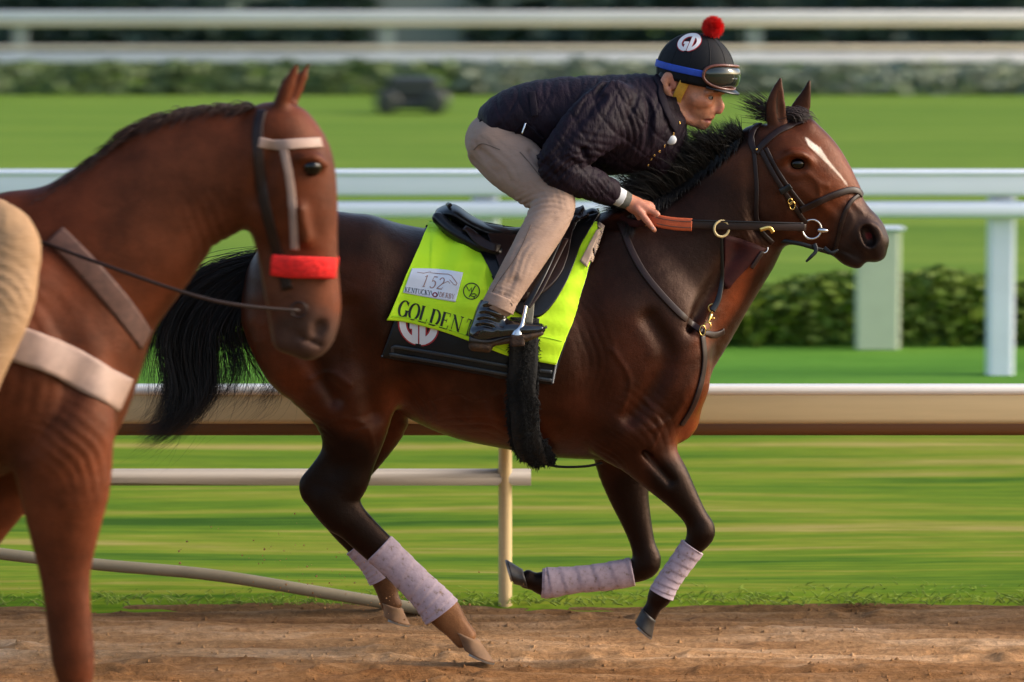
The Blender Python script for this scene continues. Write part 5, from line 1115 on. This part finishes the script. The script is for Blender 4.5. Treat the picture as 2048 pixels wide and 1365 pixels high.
V = folds(V, Q, [(1068, 412, -14, 60, 30, 22, .004), (1100, 350, 50, 60, 34, 26, .0028), (1000, 330, 52, 70, 34, 34, .0026), (1010, 590, 30, 40, 22, 17, .0028), (1040, 520, -62, 70, 28, 26, .0026), (945, 300, 70, 40, 30, 24, .002), (1120, 440, -40, 34, 26, 18, .002)])
BT = bvh(V, Q)
mbre, t, b = new_mat('tan_breeches'); b.inputs['Roughness'].default_value = .8; b.inputs['Specular IOR Level'].default_value = .2
n = noise(t, (1, 1, 2.2), 9, 5, .6); n2 = noise(t, (1, 1, 1), 500, 2, .5); r = ramp(t, n.outputs['Fac'], [(.3, (.30, .20, .15)), (.7, (.35, .24, .185))]); lk(t, r.outputs[0], b.inputs['Base Color'])
bump(t, b, n2.outputs['Fac'], .2, .001, bump(t, None, n.outputs['Fac'], .45, .014))
br_ = mk('breeches', V, Q, mbre, man); mseam = simple('seam_thread', (.12, .08, .06), .8, 0, .1, 40, 0)
dstrap('seam', BT, [(1040, 305), (1062, 330), (1085, 360)], 1.5, .0015, mseam, br_); dstrap('seam', BT, [(1062, 450), (1035, 510), (1000, 560), (985, 585)], 1.5, .0015, mseam, br_); dstrap('seam', BT, [(968, 587), (990, 592), (1020, 606), (1024, 612)], 1.5, .0015, mseam, br_); dstrap('seam', BT, [(948, 300), (965, 288), (1000, 300)], 1.5, .0015, mseam, br_)
fstrap('hem', [(1004, 596, -.404), (999, 608, -.408), (995, 617, -.410)], [66, 70, 70], .104, mbre, br_, round_=True, n=6)
# boots
mboot = simple('polished_boot', (.006, .006, .008), .12, 0, .3, 30, .25, .004, coat=.8); msole = simple('muddy_sole', (.05, .024, .009), .75, 0, .7, 60, .7, .004); mwelt = simple('boot_welt', (.012, .011, .011), .6, 0, .3, 60, .3)
for s in (-1, 1):
    Y0 = .408 * s; f = Field((P(915, 0, 0).x, min(Y0 - .09, Y0 + .09), P(0, 725, 0).z), (P(1115, 0, 0).x, max(Y0 - .09, Y0 + .09), P(0, 580, 0).z), .0042)
    f.pix([(1000, 598, Y0, 30, .044), (984, 622, Y0, 31, .044), (972, 648, Y0, 29, .042), (960, 668, Y0, 24, .036)], k=0, cap=(.5, .7))
    f.pix([(950, 674, Y0, 17, .032), (985, 664, Y0, 23, .038), (1020, 660, Y0, 20, .042), (1055, 659, Y0, 15, .044), (1082, 658, Y0, 11, .036)], k=.02, cap=(.6, .9))
    for q in ([(948, 632), (970, 628), (1000, 640)], [(946, 644), (975, 640), (1005, 652)], [(955, 616), (980, 616), (1005, 625)], [(944, 656), (965, 652), (985, 656)]): f.pix([(x, y, Y0 + s * .040, 2.5, .010) for x, y in q], k=.012, op='sub')
    V, Q = f.mesh(); bo = mk('boot', V, Q, mboot, man)
    f = Field((P(915, 0, 0).x, min(Y0 - .09, Y0 + .09), P(0, 725, 0).z), (P(1115, 0, 0).x, max(Y0 - .09, Y0 + .09), P(0, 580, 0).z), .0042)
    f.pix([(947, 690, Y0 + s * .004, 13, .034), (976, 694, Y0 + s * .004, 12, .032)], k=0, cap=(.8, .8)); f.pix([(985, 686, Y0 + s * .004, 7, .028), (1015, 680, Y0 + s * .004, 8, .036), (1050, 674, Y0 + s * .004, 10, .044), (1082, 665, Y0 + s * .004, 7, .034)], k=.01, cap=(.5, .9))
    V, Q = f.mesh(); so = mk('sole', V, Q, msole, bo)
    fstrap('welt', [(938, 678, Y0), (975, 682, Y0), (1010, 674, Y0), (1050, 667, Y0), (1094, 654, Y0)], [20, 10, 6, 6, 5], .084, mwelt, bo, round_=True, n=24)
# helmet
hel_f, hel_u = R(11), None
E1 = yawp(HC + Vector((math.cos(hel_f), 0, -math.sin(hel_f)))) - HC; E2 = yawp(HC + Vector((0, 1, 0))) - HC; E3 = E1.cross(E2); E3 = -E3 if E3.z < 0 else E3
HO = hp(1391, 141, 0); HA, HB, HCc = M(80), .098, M(75)
def hpt(az, el, k=1.0, o=0.0):
    n_ = Vector((math.cos(el) * math.cos(az), math.cos(el) * math.sin(az), math.sin(el))); l = (n_.x * HA * k + n_.x * o, n_.y * HB * k + n_.y * o, n_.z * HCc * k + n_.z * o); return HO + E1 * l[0] + E2 * l[1] + E3 * l[2]
V, Fc = [], []; na, ne = 48, 20
for kk, (k_, flip) in enumerate(((1.0, False), (.93, True))):
    b0 = len(V)
    for j in range(ne + 1):
        el = R(-20 + 110 * j / ne)
        for i in range(na): V.append(hpt(2 * math.pi * i / na, el, k_))
    for j in range(ne):
        for i in range(na): q = (b0 + j * na + i, b0 + j * na + (i + 1) % na, b0 + (j + 1) * na + (i + 1) % na, b0 + (j + 1) * na + i); Fc.append(q[::-1] if flip else q)
n0 = (ne + 1) * na
for i in range(na): Fc.append((i, (i + 1) % na, n0 + (i + 1) % na, n0 + i)[::-1])
mhel = simple('helmet_cover', (.0045, .005, .0075), .7, 0, .2, 40, .15, .001, spec=.25); he = mk('helmet', V, Fc, mhel, man); HLT = BVHTree.FromPolygons([tuple(v) for v in V], Fc)
for az in (-150, -120, -60, -30, 0, 30, 90, 150, -90): strapmesh('panel_seam', [hpt(R(az), R(e), 1, .0004) for e in range(-15, 86, 5)], [hpt(R(az), R(e), 1.1) - hpt(R(az), R(e)) for e in range(-15, 86, 5)], .0022, .001, mhel, he)
# peak
V, Fc = [], []
for lay in (0, .004):
    for i in range(21):
        az = R(-60 + 6 * i)
        for j in range(4): l = hpt(az, R(-14), 1, .002 + j * .011 * math.cos(az * 1.35)); V.append(l - E3 * (lay + j * .003))
for i in range(20):
    for j in range(3): q = (i * 4 + j, i * 4 + j + 1, (i + 1) * 4 + j + 1, (i + 1) * 4 + j); Fc.append(q); Fc.append(tuple(x + 84 for x in q)[::-1])
for i in range(20): Fc.append((i * 4 + 3, i * 4 + 87, (i + 1) * 4 + 87, (i + 1) * 4 + 3))
mk('peak', V, Fc, mblack, he)
strapmesh('helmet_band', [hpt(R(a), R(2 + 5 * math.sin(R(a + 90)) * 0 - 2), 1, .003) for a in range(-180, 181, 6)], [hpt(R(a), R(0), 1.1) - hpt(R(a), R(0)) for a in range(-180, 181, 6)], M(14), .004, simple('blue_elastic', (.012, .06, .42), .6, 0, .15, 60, .3, .001), he)
th = R(-18); cth, sth = math.cos(th), math.sin(th)
badge(HLT, he, lambda x, y: (1379 + 20.5 * (x * 1.1 + y * .38), 86 + 19 * (-y * .95 + x * .05)), .0015)
# pompom
pc = hpt(R(-20), R(80), 1, .030) + Vector((.006, 0, 0)); paths = []
for i in range(2600):
    d = Vector((rnd.gauss(0, 1), rnd.gauss(0, 1), rnd.gauss(0, 1))).normalized(); L = .040 * rnd.uniform(.85, 1.08); paths.append([pc + d * .008, pc + d * L * .6, pc + d * L + Vector((rnd.gauss(0, .002), 0, rnd.gauss(0, .002)))])
mred = simple('red_yarn', (.75, .012, .008), .8, 0, .2, 60, 0); strands('pompom', paths, .0017, mred, he)
# goggles pushed up on the front of the helmet
gg = []; lens, rim = [], []; AZ, EL0 = -17, 1
def gpt(a, e, o): return hpt(R(AZ + a), R(EL0 + e), 1, o)
V, Fc = [], []; ng, ms = 28, 10
for j in range(ms + 1):
    rr_ = j / ms
    for i in range(ng):
        t_ = 2 * math.pi * i / ng; a = 50 * rr_ * math.copysign(abs(math.cos(t_)) ** .75, math.cos(t_)); e = 16 * rr_ * math.copysign(abs(math.sin(t_)) ** .8, math.sin(t_)); e += -2.5 * math.exp(-(a / 14) ** 2) * (1 if e < 0 else 0) * -1
        V.append(gpt(a, e, .022 * (1 - .55 * rr_ ** 4)))
for j in range(ms):
    for i in range(ng): Fc.append((j * ng + i, j * ng + (i + 1) % ng, (j + 1) * ng + (i + 1) % ng, (j + 1) * ng + i)[::-1])
gob = mk('goggles', V, Fc, None, man); mlens, t, b = new_mat('smoked_lens'); b.inputs['Base Color'].default_value = (.03, .035, .03, 1); b.inputs['Roughness'].default_value = .04; b.inputs['Metallic'].default_value = .45; b.inputs['Coat Weight'].default_value = 1; gob.data.materials.append(mlens)
mrim = simple('brown_rubber', (.12, .035, .022), .4, 0, .25, 50, .3, .001, coat=.3); C_, N_ = [], []
for i in range(ng * 2 + 1):
    t_ = 2 * math.pi * i / (ng * 2); a = 51 * math.copysign(abs(math.cos(t_)) ** .75, math.cos(t_)); e = 17 * math.copysign(abs(math.sin(t_)) ** .8, math.sin(t_)); C_.append(gpt(a, e, .008)); N_.append(gpt(a, e, .1) - gpt(a, e, 0))
strapmesh('frame', C_, N_, .010, .018, mrim, gob)
# chin strap and harness
mye = simple('yellow_webbing', (.62, .32, .035), .7, 0, .15, 80, .4, .001)
sp = [hp(1388, 152, -.088), hp(1378, 170, -.084), hp(1368, 188, -.078), hp(1360, 204, -.066)]
sp = [Vector(a) for a in smoothpath([tuple(a) for a in sp], 14)]; strapmesh('chin_strap', sp, [Vector((.1, -1, 0))] * len(sp), M(20), .004, mye, he)
sp = [hp(1322, 158, -.070), hp(1325, 176, -.080), hp(1334, 192, -.083), hp(1350, 202, -.076), hp(1360, 202, -.070)]
sp = [Vector(a) for a in smoothpath([tuple(a) for a in sp], 20)]; strapmesh('harness_strap', sp, [Vector((0, -1, 0))] * len(sp), M(9), .006, mye, he)
#@@PART6
# ================================================================ CHESTNUT PONY in the foreground, passing on the left
YB = -2.75
h2 = empty('horse', P(-150, 1700, YB), 'chestnut horse with pale breast collar and red noseband, in front at the left edge', 'horse')
lo, hi = P(-1150, 1740, YB), P(760, 110, YB)
f = Field((lo.x, YB - .40, -.02), (hi.x, YB + .40, hi.z), .0105)
def q2(pts, **kw): f.pix([(p[0], p[1], YB + p[2], p[3], p[4] if len(p) > 4 else None) for p in pts], **kw)
q2([(-960, 700, 0, 150, .22), (-850, 680, 0, 205, .28), (-650, 690, 0, 225, .30), (-450, 715, 0, 235, .32), (-250, 725, 0, 245, .32), (-80, 715, 0, 255, .29), (60, 745, 0, 225, .25), (140, 800, 0, 160, .20)], k=0, cap=(.6, .5), mid=.3, sub=8)
q2([(-60, 520, 0, 110, .10), (20, 480, 0, 95, .08)], k=.12)
q2([(70, 640, 0, 200, .19), (165, 545, 0, 185, .16), (250, 465, 0, 165, .135), (335, 385, 0, 142, .115), (420, 345, 0, 134, .10), (500, 320, 0, 112, .09), (555, 275, 0, 74, .085)], k=.08, cap=(.5, .6), mid=.5, sub=8)
q2([(180, 700, 0, 95, .15), (165, 800, 0, 88, .15), (150, 880, 0, 70, .13)], k=.08)
for s in (-1, 1): q2([(20, 600, s * .15, 90, .07), (80, 740, s * .17, 110, .08), (120, 850, s * .17, 95, .08)], k=.06)
q2([(560, 255, 0, 66, .09), (575, 320, 0, 90, .11), (590, 400, 0, 86, .10), (608, 480, 0, 68, .076), (618, 550, 0, 60, .064), (622, 620, 0, 60, .066), (618, 668, 0, 52, .062), (606, 690, 0, 38, .055)], k=.05, cap=(.7, .7))
for s in (-1, 1):
    q2([(530, 330, s * .045, 66, .05), (528, 390, s * .045, 62, .045), (545, 440, s * .04, 44, .035)], k=.03)
    q2([(604, 316, s * .105, 11, .018), (630, 316, s * .10, 11, .018), (648, 330, s * .085, 9, .014)], k=.02)
    q2([(640, 655, s * .060, 16, .022), (634, 668, s * .058, 12, .02)], k=.01, op='sub'); q2([(640, 690, s * .05, 4, .03), (610, 680, s * .06, 4, .02), (580, 660, s * .06, 4, .02)], k=.01, op='sub'); q2([(600, 420, s * .105, 8, .012), (612, 480, s * .085, 8, .012)], k=.03); q2([(545, 300, s * .11, 8, .02), (512, 400, s * .105, 8, .02)], k=.04, op='sub'); q2([(120, 620, s * .26, 14, .03), (150, 760, s * .25, 14, .03), (60, 900, s * .23, 14, .03)], k=.09, op='sub')
q2([(545, 440, 0, 46, .05), (556, 540, 0, 36, .045), (566, 620, 0, 32, .042), (570, 680, 0, 26, .04)], k=.03)
q2([(560, 215, -.045, 16, .020), (572, 180, -.05, 17, .015), (585, 150, -.05, 12, .011), (594, 126, -.05, 4, .005)], k=.015); q2([(575, 215, .045, 16, .020), (590, 180, .05, 17, .015), (606, 152, .05, 12, .011), (618, 128, .05, 4, .005)], k=.015)
# forelegs
q2([(120, 860, -.15, 100, .09), (128, 960, -.16, 96, .085), (128, 1060, -.16, 72, .066), (130, 1150, -.16, 52, .05), (138, 1240, -.16, 46, .046), (146, 1320, -.16, 44, .046), (152, 1380, -.16, 34, .036), (158, 1480, -.16, 30, .03), (162, 1560, -.16, 34, .036), (176, 1610, -.16, 27, .032), (190, 1640, -.16, 32, .036)], k=.06)
q2([(60, 870, .15, 100, .09), (10, 960, .16, 76, .07), (-50, 1060, .16, 58, .06), (-110, 1170, .16, 50, .048), (-160, 1250, .16, 50, .046), (-200, 1340, .16, 34, .034), (-230, 1430, .16, 32, .03), (-245, 1500, .16, 36, .036), (-230, 1560, .16, 28, .034)], k=.06)
for s, dx in ((-1, 0), (1, 110)):
    q2([(-880 + dx * .3, 620, s * .13, 160, .13), (-870 + dx * .5, 800, s * .15, 150, .12), (-840 + dx, 930, s * .15, 105, .09), (-880 + dx, 1080, s * .15, 62, .06), (-930 + dx, 1200, s * .15, 52, .05), (-910 + dx, 1320, s * .15, 38, .038), (-880 + dx, 1450, s * .15, 34, .034), (-870 + dx, 1530, s * .15, 38, .038), (-840 + dx, 1600, s * .15, 30, .034), (-820 + dx, 1640, s * .15, 34, .038)], k=.07)
V, Q = f.mesh(); V = folds(V, Q, [(150, 900, 50, 90, 60, 46, .005), (420, 470, 80, 80, 40, 40, .004), (60, 700, 70, 160, 70, 70, .004)]); H2 = bvh(V, Q)
CH = (.085, .021, .008)
col = colour_by(V, CH, [(350, 400, 150, 150, (.075, .022, .010), .8), (560, 600, 90, 110, (.13, .055, .032), .6), (150, 980, 110, 120, (.14, .036, .013), .6), (60, 820, 200, 120, (.085, .026, .012), .6), (610, 680, 90, 70, (.05, .032, .027), .85), (230, 700, 90, 200, (.11, .030, .012), .5)])
mk('body', V, Q, coat_mat('chestnut_coat', .5, spec=.25), h2, col=col)
for c, d in (((190, 1645), (-.16)), ((-228, 1570), .16), ((-820, 1645), -.15), ((-710, 1645), .15)):
    A = P(*c, YB + d); v, fc = lathe(A, (.35, 0, -1), [(-.005, .03), (0, .042), (.06, .055), (.075, .056), (.078, .04)], 16); mk('hoof', v, fc, mhoof, h2)
for s in (-1, 1): ball('eye', P(624, 334, YB + s * .088), .028, meye, h2)
mman2, t, b = new_mat('chestnut_mane'); b.inputs['Base Color'].default_value = (.035, .011, .006, 1); b.inputs['Roughness'].default_value = .5
paths = []; cr = smoothpath([(-20, 445), (90, 395), (190, 330), (290, 250), (400, 215), (520, 205)], 60)
for i in range(1600):
    t_ = rnd.random(); px, py = cr[int(t_ * 60)]; Y = YB + rnd.gauss(0, .015); L = rnd.uniform(40, 110); an = R(150 + rnd.gauss(0, 12)); p0 = P(px, py + 12, Y); a = []
    for j in range(7): u = j / 6; a.append(p0 + Vector((math.cos(an) * M(L, YB) * u * .7, -.05 * u, (math.sin(an) * 1.4 * u - 1.1 * u * u) * M(L, YB) * .6)))
    paths.append(a)
strands('mane', paths, .002, mman2, h2)
paths = []
for i in range(700):
    p0 = P(-1040, 600, YB) + Vector((rnd.gauss(0, .02), rnd.gauss(0, .03), rnd.gauss(0, .02))); L = rnd.uniform(.6, .95); a = []
    for j in range(10): u = j / 9; a.append(p0 + Vector((-.35 * u ** .6 + rnd.gauss(0, .004), rnd.gauss(0, .03) * u, -.15 * u - L * u * u)))
    paths.append(a)
strands('tail', paths, .003, mman2, h2)
# bridle with red noseband cover
b2 = empty('bridle', P(600, 400, YB), 'tan bridle with bright red fleece noseband on the chestnut horse', 'bridle')
mpale = simple('pale_strap', (.36, .24, .19), .6, 0, .15, 20, .2); mfl = simple('red_fleece', (.80, .015, .012), .9, 0, .25, 70, .8, .008)
def dn(name, pts, w, th, mat, par, far=False, off=None, n=30):
    C_, N_ = [], []; off = th / 2 if off is None else off
    for px, py in smoothpath(pts, n):
        d = ray(px, py).normalized(); l, nn, _, _ = H2.ray_cast(CAM, d)
        if l is None: l, nn, _, _ = H2.find_nearest(P(px, py, YB - .12))
        if nn.dot(l - CAM) > 0: nn = -nn
        if far: l = Vector((l.x, 2 * YB - l.y, l.z)); nn = Vector((nn.x, -nn.y, nn.z))
        C_.append(l + nn * off); N_.append(nn)
    for _ in range(3): C_ = [C_[0]] + [(C_[i - 1] + C_[i] * 2 + C_[i + 1]) / 4 for i in range(1, n)] + [C_[-1]]
    return strapmesh(name, C_, N_, M(w, YB), th, mat, par)
for far in (False, True):
    dn('headstall', [(525, 222), (515, 260), (518, 330), (528, 400), (545, 470), (562, 530), (575, 580)], 22, .007, mpale if False else mleather, b2, far)
    dn('browband', [(518, 285), (560, 290), (600, 288), (640, 286)], 22, .008, mpale, b2, far)
    dn('cheekpiece', [(566, 292), (578, 350), (586, 420), (590, 500)], 16, .006, mpale, b2, far)
    dn('noseband', [(548, 528), (585, 532), (625, 534), (660, 536)], 44, .035, mfl, b2, far, .014)
    lb = P(598, 620, YB + (.075 if far else -.075)); mk('bit_ring', *ringmesh(lb, (.1, -1, 0), .022, .003), mleather, b2)
    fstrap('rein', [(598, 622, YB + (.09 if far else -.09)), (420, 600, YB + (.16 if far else -.18)), (180, 520, YB + (.18 if far else -.22)), (-60, 430, YB + (.1 if far else -.12))], 6, .006, mleather, b2)
# breast collar
bc = empty('breast_collar', P(120, 720, YB), 'wide pale breast collar across the chest of the chestnut horse', 'breast collar')
dn('collar_band', [(-190, 640), (-80, 655), (40, 690), (130, 725), (200, 765), (246, 790)], 74, .014, mpale, bc); dn('collar_band', [(-190, 640), (-80, 655), (40, 690), (130, 725), (200, 765), (246, 790)], 74, .014, mpale, bc, True)
for q in ([(110, 470), (170, 530), (240, 610), (290, 680)], ): dn('neck_strap', q, 46, .008, simple('striped_webbing', (.11, .05, .035), .7, 0, .3, 40, .3), bc); dn('neck_strap', q, 46, .008, bpy.data.materials['striped_webbing'], bc, True)
# western saddle (mostly out of view) and its rider
s2 = empty('saddle', P(-250, 480, YB), 'tan leather saddle with square skirt on the chestnut horse', 'saddle')
f = Field((P(-620, 0, YB).x, YB - .42, P(0, 840, YB).z), (P(40, 0, YB).x, YB + .42, P(0, 330, YB).z), .011)
q2([(-480, 440, 0, 26, .15), (-440, 450, 0, 26, .16), (-330, 480, 0, 26, .14), (-200, 480, 0, 26, .11), (-110, 440, 0, 28, .10)], k=0); q2([(-100, 440, 0, 14, .02), (-90, 395, 0, 14, .02)], k=.02)
for s in (-1, 1): q2([(-280, 500, s * .14, 120, .05), (-270, 560, s * .25, 120, .05), (-265, 640, s * .34, 100, .035)], k=.03)
V, Q = f.mesh(); mtans = simple('tan_saddle_leather', (.20, .09, .035), .45, 0, .25, 10, .3); mk('seat', V, Q, mtans, s2)
m2 = empty('person', P(-240, 420, YB), 'second rider in tan breeches, only a leg showing, on the chestnut horse', 'person')
f = Field((P(-560, 0, YB).x, YB - .55, P(0, 1120, YB).z), (P(120, 0, YB).x, YB + .55, P(0, -420, YB).z), .010)
q2([(-265, 390, 0, 85, .16), (-262, 300, 0, 80, .14), (-250, 180, 0, 90, .16), (-235, 60, 0, 95, .18), (-230, -30, 0, 60, .14), (-222, -100, 0, 38, .055), (-215, -150, 0, 42, .06)], k=0)
q2([(-215, -190, 0, 68, .08), (-205, -215, 0, 66, .078)], k=.03); q2([(-185, -150, 0, 34, .05), (-165, -130, 0, 16, .025)], k=.03); q2([(-140, -190, 0, 9, .012), (-132, -172, 0, 11, .014)], k=.015)
for s in (-1, 1):
    q2([(-250, 410, s * .10, 85, .09), (-110, 450, s * .24, 80, .085), (0, 480, s * .33, 74, .07), (8, 545, s * .36, 70, .065), (2, 620, s * .40, 62, .055), (-40, 740, s * .42, 50, .05), (-70, 850, s * .42, 40, .042), (-75, 900, s * .42, 38, .04), (-95, 930, s * .42, 34, .04), (-50, 948, s * .42, 26, .042)], k=.04)
    q2([(-230, -10, s * .17, 48, .06), (-250, 110, s * .26, 40, .05), (-235, 220, s * .28, 34, .042), (-150, 290, s * .22, 30, .036), (-90, 340, s * .12, 24, .03)], k=.04)
    q2([(-90, 345, s * .10, 24, .025), (-65, 360, s * .08, 22, .025)], k=.015)
    for j in range(5): q2([(-70 + j * 4, 345 + j * 6, s * .10, 8), (-48 + j * 2, 358 + j * 6, s * .095, 8), (-52 + j * 2, 372 + j * 5, s * .07, 7)], k=.004)
V, Q = f.mesh(); V = folds(V, Q, [(-60, 420, 60, 90, 60, 50, .004), (0, 560, 35, 90, 60, 44, .004)]); px, py = proj(V)
col = np.tile(np.array((.34, .20, .10)), (len(V), 1)); col[(py < 330)] = (.05, .06, .09); col[py < -105] = SK; col[(px > -105) & (py > 310) & (py < 420) & (np.abs(V[:, 1] - YB) < .16)] = SK; col[(py > 850)] = (.03, .02, .015)
m_, t, b = new_mat('riding_clothes'); a_ = t.nodes.new('ShaderNodeAttribute'); a_.attribute_name = 'coat'; lk(t, a_.outputs['Color'], b.inputs['Base Color']); b.inputs['Roughness'].default_value = .8; n = noise(t, (1, 1, 2), 8, 4, .6); bump(t, b, n.outputs['Fac'], .6, .02)
mk('body', V, Q, m_, m2, col=col)
v, fc = lathe(P(-212, -225, YB), (-.1, 0, 1), [(-.02, .118), (.02, .12), (.06, .112), (.09, .09), (.12, .05), (.125, .01)], 28); mk('helmet', v, fc, mblack, m2)
